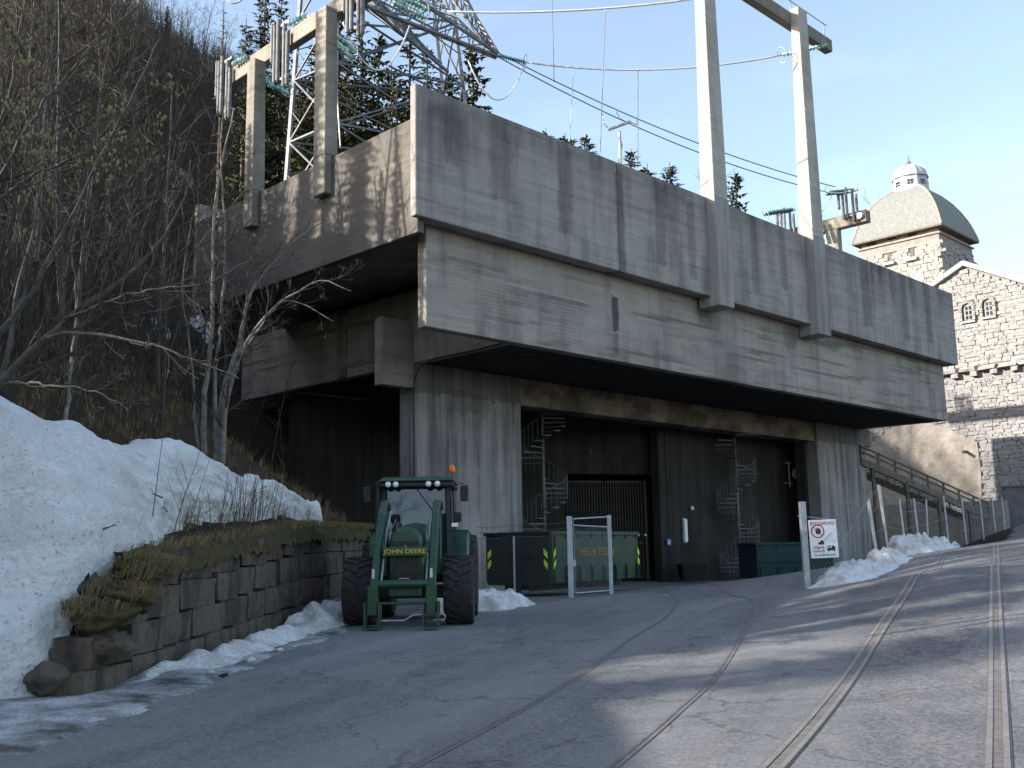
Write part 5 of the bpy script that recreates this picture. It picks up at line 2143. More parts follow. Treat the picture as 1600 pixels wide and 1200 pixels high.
for z in (-.62, .62):
    MB().tube([(-.4, .1, z), (-.2, -.02, z + .06), (0, 0, z), (.2, -.02, z + .06), (.4, .1, z)], .025, 6).build('wall_bracket', M['galv'], t)
MB().lathe([(.33, -.12), (.35, -.06), (.30, .05), (.1, .14)], 22, (.42, -.15, 0.02), 'Y').build('dish', M['lampglass'], t)
p, a_ = on_seg(998, 836, gL, gR)
for k, px in enumerate((997, 1008)):
    p, a_ = on_seg(px, 836, gL, gR, .2)
    t = thing('gate_lamp', ['left', 'right'][k] + ' one of two tiny round lamps beside the barred gate', 'lamp', loc=p, rz=a_)
    MB().lathe([(.02, -.09), (.06, -.07), (.07, 0)], 10, (0, 0, 0), 'Y').build('lamp_glass', M['white'], t)
    MB().box((-.05, 0, -.05), (.05, .07, .05)).build('lamp_housing', M['galvdark'], t)

# ================================================================== FENCES, GATE, SIGN


def netting(par, p, q, z0, z1, step=.11, r=.004, name='wire_netting'):
    """diamond netting between two ground points"""
    p, q = Vector(p), Vector(q)
    ln = (q - p).length
    h = z1 - z0
    mb = MB()
    k = -h
    while k < ln:
        for s in (1, -1):
            a, b = k, k + h
            za, zb_ = (z0, z1) if s > 0 else (z1, z0)
            t0 = max(0, -a / h)
            t1_ = min(1, (ln - a) / h)
            if t1_ > t0:
                A = p.lerp(q, (a + h * t0) / ln)
                Bq = p.lerp(q, (a + h * t1_) / ln)
                mb.bar((A.x, A.y, A.z + za + (zb_ - za) * t0), (Bq.x, Bq.y, Bq.z + za + (zb_ - za) * t1_), r * 2)
        k += step
    o = mb.build(name, M['galvdark'], par, fix=False)
    o['kind'] = 'stuff'
    return o


def gp(px, Y):
    x = pxX(px, Y)
    return Vector((x, Y, g(x, Y)))


gl, gr2 = gp(889, 32.4), gp(951, 34.0)
wg = thing('wire_gate', 'wire mesh gate between two pale square steel posts before the green container', 'gate')
for p, h, w in ((gl, 2.5, .17), (gr2, 2.55, .13)):
    MB().box((-w / 2, -w / 2, -.1), (w / 2, w / 2, h), Matrix.Translation(p)).build('gate_post', M['galv'], wg, bevel=.01)
d = (gr2 - gl).normalized()
ga, gb = gl + d * .2, gr2 + d * .05
for za, zb_ in ((2.42, 2.5), (2.22, 2.16), (.12, .12)):
    MB().tube([ga + Vector((0, 0, za)), gb + Vector((0, 0, zb_))], .025, 6).build('gate_rail', M['galv'], wg)
MB().tube([ga + Vector((0, 0, .12)), ga + Vector((0, 0, 2.42))], .03, 6).build('gate_stile', M['galvdark'], wg)
MB().box((-.05, -.05, .95), (.05, .05, 1.15), Matrix.Translation(ga)).build('latch', M['galv'], wg)
netting(wg, ga, gb, .15, 2.15, .12, .0028)

lf = thing('wire_fence', 'wire mesh fence left of the gate with one thin steel pole', 'fence')
fp = [gp(744, 34.5), gp(802, 33.6), gl]
MB().tube([fp[1], fp[1] + Vector((0, 0, 1.95))], .035, 8).build('fence_pole', M['galv'], lf)
for p, q in zip(fp[:-1], fp[1:]):
    for z in (1.95, 2.12, 2.3):
        MB().tube([p + Vector((0, 0, z)), p.lerp(q, .5) + Vector((0, 0, z - .05)), q + Vector((0, 0, z + .03))], .008, 4).build('top_wire', M['cabledark'], lf)
    netting(lf, p, q, .1, 1.95, .14, .0022)

sp = gp(1254, 29.4)
rf = thing('wire_fence', 'wire mesh fence panel right of the leaning sign post', 'fence')
MB().box((-.085, -.085, -.3), (.085, .085, 2.42), Matrix.Translation(sp)).build('sign_post', M['galv'], rf, bevel=.01)
ep = gp(1313, 29.9)
ep.z = sp.z
MB().tube([sp + Vector((-.15, 0, 2.02)), ep + Vector((-.1, 0, 1.9))], .012, 5).build('top_rail', M['galv'], rf)
MB().tube([ep, ep + Vector((-.1, 0, 2.3))], .025, 6).build('fence_pole', M['galvdark'], rf)
MB().tube([ep + Vector((-.15, .1, .9)), at(1362, 768, 31.5)], .03, 6).build('diagonal_stay', M['galvdark'], rf)
for k in range(4):
    MB().tube([ep + Vector((-.1, 0, 2.3 - .25 * k)), at(1358, 775 + 14 * k, 32)], .007, 4).build('top_wire', M['cabledark'], rf)
netting(rf, sp, ep, .1, 1.9, .14, .003)

# warning sign
tl, trr, brr, bll = at(1262.6, 813.2, 29.25), at(1305.7, 810.9, 29.25), at(1310.7, 870.4, 29.25), at(1267.8, 872.9, 29.25)
cen = (tl + trr + brr + bll) / 4
sw = (trr - tl).length
sh = (bll - tl).length
tilt = math.atan2((tl - bll).x, (tl - bll).z)
sg = thing('warning_sign', 'white building site notice with red lettering hung on the fence by the right pier', 'sign', loc=cen)
sg.rotation_euler = (0, tilt, 0)
MB().box((-sw / 2, -.012, -sh / 2), (sw / 2, .012, sh / 2)).build('panel', M['white'], sg, bevel=.008)
k = sh / 1.25
text_obj('BYGGEPLASS', .155 * k, M['red'], sg, (0, -.016, sh * .40), (R(90), 0, 0), sx=.92)
text_obj('Adgang', .135 * k, M['red'], sg, (-.40 * sw, -.016, -sh * .215), (R(90), 0, 0), sx=.9, align='LEFT')
text_obj('forbudt', .135 * k, M['red'], sg, (-.40 * sw, -.016, -sh * .315), (R(90), 0, 0), sx=.9, align='LEFT')
text_obj('for uvedkommende', .09 * k, M['ink'], sg, (0, -.016, -sh * .42), (R(90), 0, 0), sx=.95)
# prohibition ring and hand
cx, cz, ra = -.19 * sw, sh * .20, .165 * sw / .8 + .03
ring = MB()
nn = 28
vs = []
for i in range(nn):
    a = 2 * math.pi * i / nn
    for r_ in (ra, ra * .82):
        vs.append((cx + r_ * math.cos(a), -.017, cz + r_ * math.sin(a)))
ring.add(vs, [(2 * i, 2 * i + 1, (2 * i + 3) % (2 * nn), (2 * i + 2) % (2 * nn)) for i in range(nn)])
ring.build('prohibition_ring', M['red'], sg)
MB().bar((cx - ra * .62, -.019, cz + ra * .62), (cx + ra * .62, -.019, cz - ra * .62), .03, .006).build('prohibition_bar', M['red'], sg)
hand = [(-.05, -.08), (.05, -.08), (.08, -.01), (.075, .05), (.055, .055), (.055, .02), (.045, .085), (.022, .09), (.02, .03), (.01, .10), (-.015, .10), (-.015, .03), (-.03, .085), (-.05, .08), (-.045, .01), (-.075, .03), (-.085, .01), (-.06, -.04)]
MB().prism([(cx + .01 + x, cz + z) for x, z in hand], -.0165, -.0125, 'xz').build('hand_symbol', M['ink'], sg)
MB().prism([(-.16, -.16), (0, -.16), (0, -.08), (-.03, -.04), (-.08, -.04), (-.10, -.09), (-.16, -.09)], -.0165, -.0125, 'xz').build('crane_symbol', M['ink'], sg)
MB().bar((-.03, -.017, -.10), (.22, -.017, .16), .018, .004).build('crane_jib', M['ink'], sg)
MB().bar((.20, -.017, -.05), (.30, -.017, -.10), .02, .004).build('load_symbol', M['ink'], sg)
MB().prism([(.08, -.33), (.30, -.33), (.31, -.25), (.27, -.20), (.22, -.20), (.21, -.26), (.08, -.26)], -.0165, -.0125, 'xz').build('truck_symbol', M['ink'], sg)
for z in (-.21, -.235):
    MB().box((.09, -.0165, z - .008), (.19, -.0125, z + .008)).build('truck_load', M['ink'], sg)
for x in (.12, .27):
    MB().lathe([(.025, -.018), (.025, -.013)], 12, (x, 0, -.335), 'Y').build('truck_wheel', M['ink'], sg)

# long wire fence up the hill road
hf = thing('wire_fence', 'long line of steel fence posts climbing along the road to the stone hall', 'fence')
fposts = []
pl_ = [(1363, 32, 1.05, 2.25, 5), (1381, 35.5, .8, 3.0, 4), (1409, 40, 1.2, 2.4, 3), (1431, 44, 1.4, 2.4, 2.5), (1447, 47.5, 1.6, 2.3, -2), (1477, 51, 1.9, 2.3, 1.5), (1505, 55, 2.0, 2.3, 1.5), (1533, 59, 2.2, 2.2, 1), (1552, 62.5, 2.35, 2.2, 1), (1567, 66, 2.5, 2.2, 0)]
for px, Y, z, h, lean in pl_:
    x = pxX(px, Y)
    z = max(z - .3, g(x, Y) - .5)
    tp_ = Vector((x - math.sin(R(lean)) * h * .5, Y, z + h))
    bt = Vector((x + math.sin(R(lean)) * h * .5, Y, z - .2))
    MB().bar(bt, tp_, .075).build('fence_post', M['galv'], hf)
    fposts.append((bt, tp_))
for (b0, t0), (b1, t1_) in zip(fposts[:-1], fposts[1:]):
    for f in (.98, .8, .55, .3):
        MB().tube([b0.lerp(t0, f), b1.lerp(t1_, f)], .008, 4).build('fence_wire', M['cabledark'], hf)

# ================================================================== TREES


def rot_dir(d, ang, rnd):
    ax = d.orthogonal().normalized()
    ax = Matrix.Rotation(rnd.uniform(0, 6.283), 3, d) @ ax
    return (Matrix.Rotation(ang, 3, ax) @ d).normalized()


def grow(tr_, cr_, p, d, ln, r, depth, rnd, upw=.12, wob=.16, kids=(4, 7), sides=5, maxd=3, buds=None, mind=.0045):
    seg = 6 if depth == 0 else 4 if depth < maxd else 3
    pts, rad = [Vector(p)], [r]
    dd = Vector(d).normalized()
    for i in range(seg):
        dd = (dd + Vector((rnd.uniform(-wob, wob), rnd.uniform(-wob, wob), rnd.uniform(-wob, wob) + upw))).normalized()
        pts.append(pts[-1] + dd * ln / seg)
        rad.append(max(mind, r * (1 - .78 * (i + 1) / seg)))
    (tr_ if depth == 0 else cr_).tube(pts, rad, sides if depth == 0 else (4 if depth == 1 else 3), cap=False)
    if buds is not None and depth >= maxd:
        q = pts[-1]
        s = .02
        buds.add([q + Vector((0, 0, s * 1.5)), q + Vector((s, 0, 0)), q + Vector((-s * .5, s, 0)), q + Vector((-s * .5, -s, 0)), q - Vector((0, 0, s * 1.5))], [(0, 1, 2), (0, 2, 3), (0, 3, 1), (4, 2, 1), (4, 3, 2), (4, 1, 3)])
    if depth >= maxd:
        return pts
    n = rnd.randint(*kids) if depth else rnd.randint(kids[0] + 2, kids[1] + 4)
    for k in range(n):
        t = rnd.uniform(.22 if depth == 0 else .15, .98)
        i = min(int(t * seg), seg - 1)
        f = t * seg - i
        q = pts[i].lerp(pts[i + 1], f)
        rr_ = (rad[i] * (1 - f) + rad[i + 1] * f)
        nd = rot_dir((pts[i + 1] - pts[i]).normalized(), rnd.uniform(.45, 1.05), rnd)
        grow(tr_, cr_, q, nd, ln * rnd.uniform(.32, .55) * (1.15 - .5 * t), max(mind, rr_ * rnd.uniform(.45, .65)), depth + 1, rnd, upw, wob * 1.15, kids, sides, maxd, buds, mind)
    return pts


def bare_proto(seed, h, stems, r, lean=.18, kids=(3, 6), maxd=3, mind=.009):
    rnd = random.Random(seed)
    a, b = MB(), MB()
    for s in range(stems):
        d = Vector((rnd.uniform(-lean, lean), rnd.uniform(-lean, lean), 1))
        grow(a, b, (rnd.uniform(-.12, .12) * (stems > 1), rnd.uniform(-.12, .12) * (stems > 1), -.3), d, h * rnd.uniform(.8, 1.1), r * rnd.uniform(.7, 1.1), 0, rnd, .07, .07, kids, 6, maxd, None, mind)
    return a, b


PROTO = []
for i, (h, s, r, kd, mx) in enumerate(((11, 1, .11, (3, 5), 3), (9.5, 2, .07, (3, 5), 3), (12.5, 1, .12, (3, 5), 3), (8, 3, .055, (3, 4), 3), (13, 1, .10, (2, 4), 3), (10, 1, .08, (3, 4), 3))):
    a, b = bare_proto(100 + i, h, s, r, .12, kd, mx, .008)
    PROTO.append((a.mesh('trunk', M['bark']), b.mesh('crown', M['twig'] if i % 2 else M['darktwig'])))


def put_tree(k, p, s, rz, label, group, cat='tree', name='bare_tree'):
    t = thing(name, label, cat, loc=p, rz=rz, group=group)
    t.scale = (s, s, s)
    link('trunk', PROTO[k][0], t)
    link('crown', PROTO[k][1], t)
    return t


rt_ = random.Random(42)
spots = []
tries = 0
cnt = 0


def in_view(x, y, m_=.03):
    return y > 3 and -.5 - m_ < x / y < .5 + m_


for i in range(64):
    a_ = R(-28.5 + 15.5 * (i + rt_.random() * .8) / 64)
    best = max(range(30, 330, 4), key=lambda D: (tz(math.sin(a_) * D, math.cos(a_) * D) - 1.6) / D)
    D = best * rt_.uniform(.82, 1.0)
    x, Y = math.sin(a_) * D, math.cos(a_) * D
    spots.append((x, Y))
    put_tree(rt_.randrange(6), (x, Y, tz(x, Y)), rt_.uniform(.8, 1.3), rt_.uniform(0, 6.28), 'thin bare deciduous tree on the shaded wooded hillside', 'bare trees on the wooded hillside')
    cnt += 1
while cnt < 285 and tries < 20000:
    tries += 1
    Y = 14 + 105 * rt_.random() ** 1.25
    toe = float(np.interp(Y, TOE_Y, TOE_X))
    x = toe - 1.2 - rt_.random() ** 1.15 * (12 + Y * .55)
    if not in_view(x, Y):
        continue
    # keep off the deck and out of the space just before the left parapet
    l_ = Vector((x, Y, 0)) - ORG
    lu, lv_ = l_.dot(UD), l_.dot(VD)
    if -1.0 < lu < 46 and -2 < lv_ < 27:
        continue
    if lu > -3.5 and lv_ < 6 and Y > 26:
        continue
    if inpoly([x], [Y], BK)[0] or (Y < 30 and x > -8.4 and Y > 12 and rt_.random() < .8):
        continue
    if 800 + 1600 * x / Y > 285 and Y < 44:
        continue
    if any((x - a) ** 2 + (Y - b) ** 2 < (.55 + Y * .012) ** 2 for a, b in spots):
        continue
    spots.append((x, Y))
    put_tree(rt_.randrange(6), (x, Y, tz(x, Y)), rt_.uniform(.65, 1.15), rt_.uniform(0, 6.28), 'thin bare deciduous tree on the shaded wooded hillside', 'bare trees on the wooded hillside')
    cnt += 1

# thin brush filling the slope
rb_ = random.Random(5)
saps = MB()
for i in range(5200):
    Y = 16 + 95 * rb_.random() ** 1.3
    toe = float(np.interp(Y, TOE_Y, TOE_X))
    x = toe - .8 - rb_.random() * (10 + Y * .55)
    if not in_view(x, Y, .05):
        continue
    l_ = Vector((x, Y, 0)) - ORG
    lu, lv_ = l_.dot(UD), l_.dot(VD)
    if -1 < lu < 46 and -2 < lv_ < 27:
        continue
    if (Y < 29 and x > -8.5) or (lu > -3.5 and lv_ < 6 and Y > 26):
        continue
    if inpoly([x], [Y], BK)[0]:
        continue
    if 800 + 1600 * x / Y > 300 and Y < 44 and rb_.random() < .85:
        continue
    z = tz(x, Y)
    h = rb_.uniform(1.5, 6.5)
    d = Vector((rb_.uniform(-.25, .3), rb_.uniform(-.2, .2), 1))
    p0 = Vector((x, Y, z - .1))
    r_ = .008 + .004 * h * .5
    p1 = p0 + d * h * .5
    p2 = p1 + (d + Vector((rb_.uniform(-.2, .2), rb_.uniform(-.2, .2), .1))) * h * .5
    saps.tube([p0, p1, p2], [r_, r_ * .7, .005], 3, False)
    for k in range(rb_.randint(3, 6)):
        q = p0.lerp(p1, rb_.uniform(.3, 1)) if k % 2 else p1.lerp(p2, rb_.uniform(0, .9))
        e = q + Vector((rb_.uniform(-.5, .5), rb_.uniform(-.5, .5), rb_.uniform(.1, .7))) * h * .22
        saps.tube([q, e], [.009, .004], 3, False)
o = saps.build('brushwood', M['twig'], None, fix=False)
o['kind'] = 'stuff'
tag(o, 'dense bare brushwood and saplings covering the shaded slope', 'undergrowth')


fb = MB()
rf_ = random.Random(15)
for i in range(5200):
    a_ = R(rf_.uniform(-30, -11))
    D = rf_.uniform(70, 215)
    x, Y = math.sin(a_) * D, math.cos(a_) * D
    l_ = Vector((x, Y, 0)) - ORG
    if l_.dot(UD) > -2 and l_.dot(VD) < 30:
        continue
    if x > float(np.interp(Y, TOE_Y, TOE_X)) - 3:
        continue
    z = tz(x, Y)
    h = rf_.uniform(4, 9.5)
    q0_ = Vector((x, Y, z - .3))
    d = Vector((rf_.uniform(-.15, .2), rf_.uniform(-.2, .2), 1)) * h
    r_ = .00022 * D
    fb.tube([q0_, q0_ + d * .6, q0_ + d], [r_ * 1.8, r_, r_ * .4], 3, False)
    for k in range(6):
        e0 = q0_ + d * rf_.uniform(.3, .92)
        e1 = e0 + Vector((rf_.uniform(-.3, .3), rf_.uniform(-.3, .3), rf_.uniform(.12, .4))) * h * .5
        fb.tube([e0, e1], [r_ * .8, r_ * .35], 3, False)
o = fb.build('far_brushwood', M['twig'], None, fix=False)
o['kind'] = 'stuff'
tag(o, 'far bare wood reading as one mass up to the skyline', 'woodland')


# ------------------------------------------------------------------ spruces
def spruce(seed, h, w, dens=1.0, droop=.35, bare=0.0, mat='needle'):
    rnd = random.Random(seed)
    tk, cr = MB(), MB()
    tk.tube([(0, 0, -.5), (rnd.uniform(-.1, .1), 0, h * .5), (0, 0, h)], [h * .011, h * .007, .015], 6, False)
    z = h * rnd.uniform(.06, .14)
    while z < h * .985:
        t = z / h
        L_ = w * (1 - t) ** .8 * rnd.uniform(.7, 1.12) + .12
        nb_ = int(rnd.randint(5, 7) * dens) + 1
        for k in range(nb_):
            a = rnd.uniform(0, 6.283)
            ln = L_ * rnd.uniform(.6, 1.1)
            dr = droop * (1 - t * 1.1)
            out = Vector((math.cos(a), math.sin(a), 0))
            p = Vector((0, 0, z + rnd.uniform(-.1, .1)))
            q = p + out * ln + Vector((0, 0, -dr * ln + .12 * ln * (1 if t > .6 else .2)))
            mid = p.lerp(q, .5) + Vector((0, 0, .06 * ln))
            tk.tube([p, mid, q], [.022, .014, .006], 3, False)
            if rnd.random() < bare:
                continue
            side = out.cross(Vector((0, 0, 1)))
            nseg = max(2, int(ln / .17))
            for j in range(nseg):
                f = (j + .6) / nseg
                c = p.lerp(mid, f * 2) if f < .5 else mid.lerp(q, f * 2 - 1)
                wv = (.14 + .26 * (1 - f)) * min(1, ln) * rnd.uniform(.5, 1.25)
                for s in (-1, 1):
                    e = c + side * s * wv + out * wv * .55 + Vector((0, 0, -rnd.uniform(.05, .32) * wv - .03))
                    b_ = c + out * .09
                    hang = Vector((0, 0, -rnd.uniform(.05, .16)))
                    cr.add([c, b_, e, c.lerp(e, .5) + hang], [(0, 1, 2), (0, 2, 3)])
            cr.add([q + side * .07, q + out * .2, q - side * .07, q + Vector((0, 0, -.12))], [(0, 1, 2), (0, 2, 3)])
        z += (.20 + .16 * (1 - t)) * (h / 16) ** .4 / max(.6, dens)
    return tk.mesh('trunk', M['trunk']), cr.mesh('crown', M[mat])


SP = [spruce(1, 17, 2.5), spruce(2, 20, 2.3, .9), spruce(3, 15, 2.7, 1.0, .4), spruce(4, 18, 2.0, .8, .25, .1), spruce(5, 16, 2.4, 1.0, .3, 0, 'needle2')]
SPB = spruce(9, 16, 1.5, .55, .1, 1.0)


def put_spruce(pr, p, s, label, group=None, rz=None):
    t = thing('spruce_tree', label, 'spruce', loc=p, rz=rz if rz is not None else rt_.uniform(0, 6.28), group=group)
    t.scale = (s, s, s)
    link('trunk', pr[0], t)
    link('crown', pr[1], t)
    return t


def spruce_at(px, py, Y, k, label, group=None, hw=17.0, smax=2.0):
    """spruce whose tip is seen at (px,py) at distance Y; stands on the hillside"""
    tip_ = at(px, py, Y)
    zb_ = tz(tip_.x, tip_.y)
    H = [17, 20, 15, 18, 16, 16]
    pr = SPB if k == 5 else SP[k]
    h = tip_.z - zb_
    s = h / H[k]
    put_spruce(pr, (tip_.x, tip_.y, zb_), s, label, group)


big = [(566, 20, 60, 1, 'tall spruce behind the nearer mossy post'), (545, 60, 58, 4, 'olive green spruce just right of the nearer mossy post'), (592, 52, 61, 0, 'narrow spruce between two taller ones behind the pylon'),
       (640, 42, 61, 3, 'tall spruce in the middle of the pylon lattice'), (612, 95, 59, 4, 'lower olive spruce above the dip of the left parapet'), (668, 70, 60, 1, 'spruce behind the right legs of the pylon'),
       (738, 60, 60, 0, 'lone spruce right of the pylon above the parapet corner'), (700, 105, 61, 2, 'smaller spruce between pylon leg and lone spruce'), (620, 120, 57, 2, 'short bushy spruce at the parapet dip'),
       (415, -40, 61, 1, 'tall spruce behind the middle damper tubes'), (440, -10, 62, 3, 'spruce behind the left pylon leg'), (385, 30, 60, 3, 'thin spruce right of the dead one'),
       (500, 60, 59, 2, 'dark spruce between the two mossy posts'), (470, 110, 57, 4, 'low spruce behind the triple insulator'), (530, 10, 62, 0, 'spruce partly hidden by the gantry beam')]
for px, py, Y, k, lb in big:
    spruce_at(px, py, Y, k, lb)
spruce_at(350, 2, 60, 5, 'dead bare spruce standing against the sky left of the gantry')
for px, py, Y, lb in ((262, 8, 150, 'dark ridge spruce, tallest against the sky at upper left'), (240, 25, 145, 'dark ridge spruce at the left edge of the sky gap'), (300, 55, 150, 'pointed ridge spruce in the middle of the sky gap'),
                      (285, 62, 155, 'ridge spruce just left of the pointed one'), (316, 85, 150, 'low ridge spruce at the right foot of the sky gap'), (222, -10, 140, 'ridge spruce at the top edge of the picture'), (275, 60, 140, 'shorter ridge spruce below the tallest')):
    spruce_at(px, py, Y, rt_.randrange(4), lb, smax=9)
for px, py, Y, s_, lb in ((853, 200, 130, 4, 'leftmost tiny spruce tip over the front parapet'), (883, 208, 130, 4, 'tiny spruce tip under the short dropper wire'), (891, 212, 128, 4, 'tiny spruce tip touching its left neighbour'),
                          (916, 208, 120, 6, 'small dark spruce top left of the switch mast'), (986, 232, 125, 9, 'spruce top right of the switch mast'), (1011, 255, 120, 5, 'low spruce tip right of the mast spruce'),
                          (1046, 253, 122, 9, 'brownish spruce top left of the nearer tall post'), (1148, 268, 110, 14, 'spruce top between the two tall posts')):
    tip_ = at(px, py, Y)
    k = 0 if s_ > 5 else 2
    zb_ = tz(tip_.x, tip_.y)
    s = (tip_.z - zb_) / [17, 0, 15][k]
    t = put_spruce(SP[k], (tip_.x, tip_.y, zb_), s, lb, 'distant spruce tops over the parapet')
    t.scale = (s * 1.15, s * 1.15, s)
# bare birches behind the parapet on the right
for px, py, Y, k, lb in ((1195, 345, 130, 4, 'hazy bare birch top behind the teal insulators'), (1318, 318, 125, 4, 'bare birch crown between far gantry and domed tower'), (1072, 285, 130, 4, 'faint bare birch top left of the nearer tall post')):
    tip_ = at(px, py, Y)
    zb_ = tz(tip_.x, tip_.y)
    put_tree(k, (tip_.x, tip_.y, zb_), (tip_.z - zb_) / 14.5, 1.3 * k, lb, None)

# shade-giving wood on the slope behind and left of the camera (continues the wooded hillside)
rs_ = random.Random(77)
cnt = 0
sp2 = []
while cnt < 84:
    Y = rs_.uniform(-26, 34)
    x = -8.5 - rs_.random() * 40
    if in_view(x, Y, .05) or (Y > 12 and rs_.random() < .35) or (Y < 14 and rs_.random() < .74):
        continue
    if any((x - a) ** 2 + (Y - b) ** 2 < 2.4 ** 2 for a, b in sp2):
        continue
    sp2.append((x, Y))
    s = rs_.uniform(.5, .85)
    if rs_.random() < (.5 if Y > 3 else .2):
        put_spruce(SP[rs_.randrange(5)], (x, Y, tz(x, Y)), s, 'dark spruce on the slope left of the road outside the picture', 'spruces on the slope beyond the left edge', rs_.uniform(0, 6))
    else:
        put_tree(rs_.randrange(6), (x, Y, tz(x, Y)), s * 1.35, rs_.uniform(0, 6), 'bare tree on the slope left of the road outside the picture', 'bare trees beyond the left edge')
    cnt += 1


for i in range(34):
    x, Y = -17.5 - (i % 9) * 1.9 - rs_.random(), 29.5 + (i // 9) * 3.2 + rs_.random() * 1.5
    if in_view(x, Y, .02):
        continue
    z = tz(x, Y)
    hmax = 21.5 + (-x - 25) * .36 - (31.5 - Y) * .55
    put_spruce(SP[i % 5], (x, Y, z), max(.35, min(1.1, (hmax - z) / 17)), 'dark spruce on the slope left of the road outside the picture', 'spruces on the slope beyond the left edge', rs_.uniform(0, 6))

# ------------------------------------------------------------------ foreground bare trees
def limb_tree(name, label, limbs, seed, kids=(4, 7), maxd=3, budmat=None, base=None, bark='bark', mind=.0045):
    """limbs: list of (points, r0, r1, length_of_side_branches)"""
    rnd = random.Random(seed)
    tk, cr, bd = MB(), MB(), (MB() if budmat else None)
    for pts, r0_, r1_, sl in limbs:
        pts = [Vector(p) for p in pts]
        n = 22
        cu = []
        P = [pts[0]] + pts + [pts[-1]]
        for i in range(1, len(P) - 2):
            m_ = max(3, n // (len(P) - 3))
            for k in range(m_):
                t = k / m_
                p0, p1, p2, p3 = P[i - 1], P[i], P[i + 1], P[i + 2]
                cu.append(.5 * ((2 * p1) + (p2 - p0) * t + (2 * p0 - 5 * p1 + 4 * p2 - p3) * t * t + (3 * p1 - p0 - 3 * p2 + p3) * t ** 3))
        cu.append(P[-1])
        cu = [c + Vector((rnd.uniform(-.02, .02), rnd.uniform(-.02, .02), rnd.uniform(-.02, .02))) for c in cu]
        rad = [r0_ + (r1_ - r0_) * (i / (len(cu) - 1)) ** .8 for i in range(len(cu))]
        tk.tube(cu, rad, 7, False)
        nb_ = rnd.randint(9, 13)
        for k in range(nb_):
            i = int((.18 + .8 * (k + rnd.random()) / nb_) * (len(cu) - 2))
            i = min(i, len(cu) - 2)
            d = (cu[i + 1] - cu[i]).normalized()
            nd = rot_dir(d, rnd.uniform(.4, .95), rnd)
            f = i / len(cu)
            grow(cr, cr, cu[i], nd, sl * rnd.uniform(.6, 1.2) * (1.1 - .5 * f), max(mind, rad[i] * rnd.uniform(.4, .6)), 1, rnd, .10, .16, kids, 4, maxd, bd, mind)
    t = thing(name, label, 'tree')
    o1 = tk.build('trunk', M[bark], t, smooth=True, fix=False)
    o2 = cr.build('crown', M['twig'], t, fix=False)
    if bd and bd.v:
        o3 = bd.build('bud', M[budmat], t, fix=False)
        o3.name = 'buds'
        o3['kind'] = 'stuff'
    return t


Y0 = 22.3
b0 = Vector((pxX(333, Y0), Y0, tz(pxX(333, Y0), Y0) - .2))
limb_tree('alder_tree', 'grey multi-stemmed alder rising from the slope before the left parapet', [
    ([b0 + Vector((-.15, 0, 0)), at(318, 640, 22.3), at(330, 540, 22.5), at(332, 420, 22.8), at(338, 300, 23), at(365, 170, 23.2)], .085, .015, 1.6),
    ([b0, at(348, 620, 22.2), at(372, 540, 22.2), at(392, 460, 22.3), at(440, 395, 22.5), at(505, 345, 22.8)], .08, .012, 1.5),
    ([b0 + Vector((.15, 0, 0)), at(352, 640, 22), at(380, 545, 21.8), at(430, 480, 21.6), at(500, 440, 21.4), at(548, 455, 21.2)], .07, .008, 1.2),
    ([b0 + Vector((.05, .15, 0)), at(335, 600, 22.6), at(345, 500, 23), at(352, 380, 23.4), at(345, 250, 23.6), at(352, 150, 24)], .06, .01, 1.6),
    ([b0 + Vector((-.25, 0, 0)), at(305, 650, 22.4), at(300, 560, 22.3), at(285, 450, 22.2), at(300, 340, 22.4)], .05, .008, 1.5),
    ([b0 + Vector((.2, -.1, 0)), at(360, 600, 22.1), at(400, 520, 22.0), at(450, 470, 21.9), at(520, 500, 21.6)], .045, .006, 1.0),
], 3, (3, 5), 3, bark='birch', mind=.005)
limb_tree('birch_tree', 'slim leaning young birch standing in the upper edge of the snow bank', [
    ([at(88, 712, 15.4) - Vector((0, 0, .2)), at(106, 640, 15.5), at(112, 560, 15.6), at(118, 470, 15.8), at(112, 390, 16)], .045, .006, .9),
], 8, (2, 4), 3, bark='birch', mind=.004)
Yh = 13.0
hb = at(-60, 680, Yh)
limb_tree('bare_tree', 'wide spreading bare tree leaning in from the left edge over the snow bank', [
    ([hb, at(0, 600, 13), at(70, 530, 13), at(130, 480, 13.2), at(210, 420, 13.4), at(275, 340, 13.6), at(300, 250, 13.8)], .075, .008, 1.4),
    ([at(70, 530, 13), at(120, 520, 12.8), at(220, 535, 12.6), at(300, 560, 12.5), at(370, 590, 12.4)], .035, .005, .9),
    ([at(-40, 560, 13), at(40, 470, 13), at(90, 380, 13.2), at(140, 280, 13.4), at(200, 160, 13.6), at(250, 60, 13.8)], .05, .006, 1.5),
    ([at(100, 500, 13.1), at(170, 470, 12.9), at(250, 450, 12.7), at(330, 440, 12.6), at(400, 400, 12.6)], .03, .005, 1.1),
    ([hb + Vector((.1, .3, 0)), at(10, 560, 13.6), at(30, 440, 13.8), at(60, 320, 14), at(60, 180, 14.2), at(90, 60, 14.4)], .045, .006, 1.5),
    ([at(0, 600, 13), at(60, 600, 12.6), at(140, 610, 12.4), at(200, 640, 12.3)], .025, .004, .7),
], 12, (3, 5), 3, bark='bark', mind=.0035)
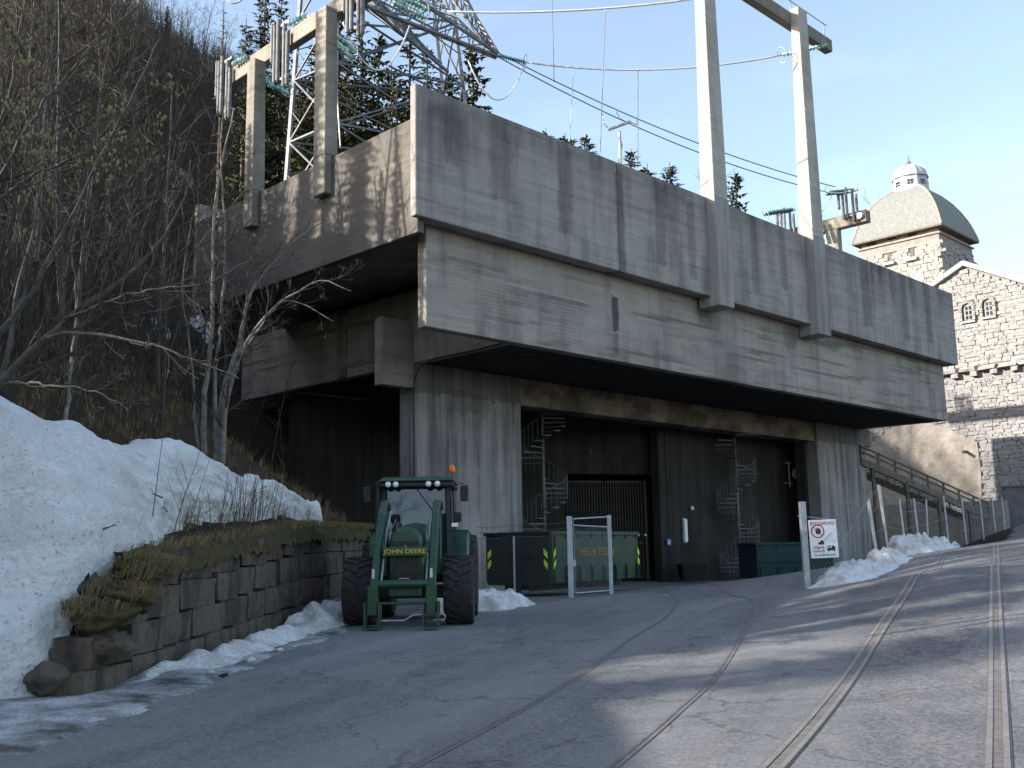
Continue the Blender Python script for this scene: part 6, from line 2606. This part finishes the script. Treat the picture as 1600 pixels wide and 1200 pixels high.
limb_tree('budding_tree', 'bare tree with pale yellow spring buds reaching in at the top left corner', [
    ([at(-60, 480, 11.5), at(-20, 330, 11.5), at(30, 220, 11.5), at(100, 120, 11.6), at(190, 30, 11.8)], .045, .006, 1.3),
    ([at(-60, 400, 11.2), at(-20, 250, 11.2), at(20, 120, 11.2), at(40, -20, 11.4)], .04, .006, 1.3),
    ([at(-30, 330, 11.3), at(60, 270, 11.2), at(150, 230, 11.2), at(230, 160, 11.3)], .028, .004, 1.0),
], 17, (3, 5), 3, 'bud', bark='bark', mind=.003)

# thin shrubs against the dirty face of the bank
rq = random.Random(31)
for i, (px, Y, n_, h_, lb) in enumerate(((352, 18.3, 9, 1.5, 'leafless shrub left of the darker clump before the snow face'), (385, 19.2, 12, 1.4, 'thick clump of leafless stems before the dirty snow face'),
                                         (405, 20.2, 10, 1.4, 'leafless stems leaning right near the tip of the bank'), (300, 16.6, 6, 1.1, 'thin sparse shrub at the left of the wall top'),
                                         (262, 15.3, 3, 1.9, 'single tall dark stem standing before the snow face'))):
    x = float(wall_x(Y)) - .35
    z = float(wall_top(Y)) + g(x, Y) + .02
    mb, mb2 = MB(), MB()
    for k in range(n_):
        p0 = Vector((x + rq.uniform(-.25, .25), Y + rq.uniform(-.4, .4), z))
        d = Vector((rq.uniform(-.15, .35), rq.uniform(.0, .45), 1))
        grow(mb, mb2, p0, d, h_ * rq.uniform(.6, 1.1), .010, 0 if k == 0 else 1, rq, .04, .1, (1, 3), 4, 2, None, .003)
    t = thing('leafless_shrub', lb, 'shrub', group='leafless shrubs on the wall top')
    mb.build('stem', M['darktwig'], t, fix=False)
    mb2.build('branches', M['darktwig'], t, fix=False)

# twigs lying on snow
for i, (px, py, Y, a, L_, lb) in enumerate(((345, 722, 22, 50, .9, 'dead twig on the snow below the alder'), (160, 830, 15, 30, .35, 'short dark twig on the snow bank, leftmost'), (255, 795, 16.4, 120, .6, 'forked twig in the middle of the snow bank'), (240, 775, 16, 150, .4, 'small twig above the forked one'))):
    r_ = ray(px, py)
    k = 6.0
    while k < 60:
        p = EYE + r_ * k
        if float(bank_z(np.array([p.x]), np.array([p.y]))[0]) > p.z:
            break
        k += .04
    d = Vector((math.cos(R(a)), math.sin(R(a)), .18)) * L_
    mb = MB().tube([p - d / 2, p + Vector((0, 0, .03)), p + d / 2 + Vector((0, 0, .05))], [.012, .009, .004], 4, False)
    mb.tube([p, p + d * .4 + Vector((.1, -.08, .1))], [.006, .003], 3, False)
    o = mb.build('twig', M['darktwig'], None, fix=False)
    tag(o, lb, 'twig', 'twigs on the snow bank')
# small lumps of ice by the road edge
ri = random.Random(9)
for i in range(7):
    Y = 14 + i * 1.35
    x = float(np.interp(Y, ROAD_LX_Y, ROAD_LX)) - ri.uniform(.0, .35)
    me = rock(ri.uniform(.04, .09), i + 70, (1, 1, .7), .3, 2)
    me.materials.clear()
    me.materials.append(M['snow'])
    o = link('ice_lump', me)
    o.location = (x, Y, g(x, Y) + .03)
    tag(o, 'fist sized lump of ice beside the road edge', 'ice', 'ice lumps along the road edge')
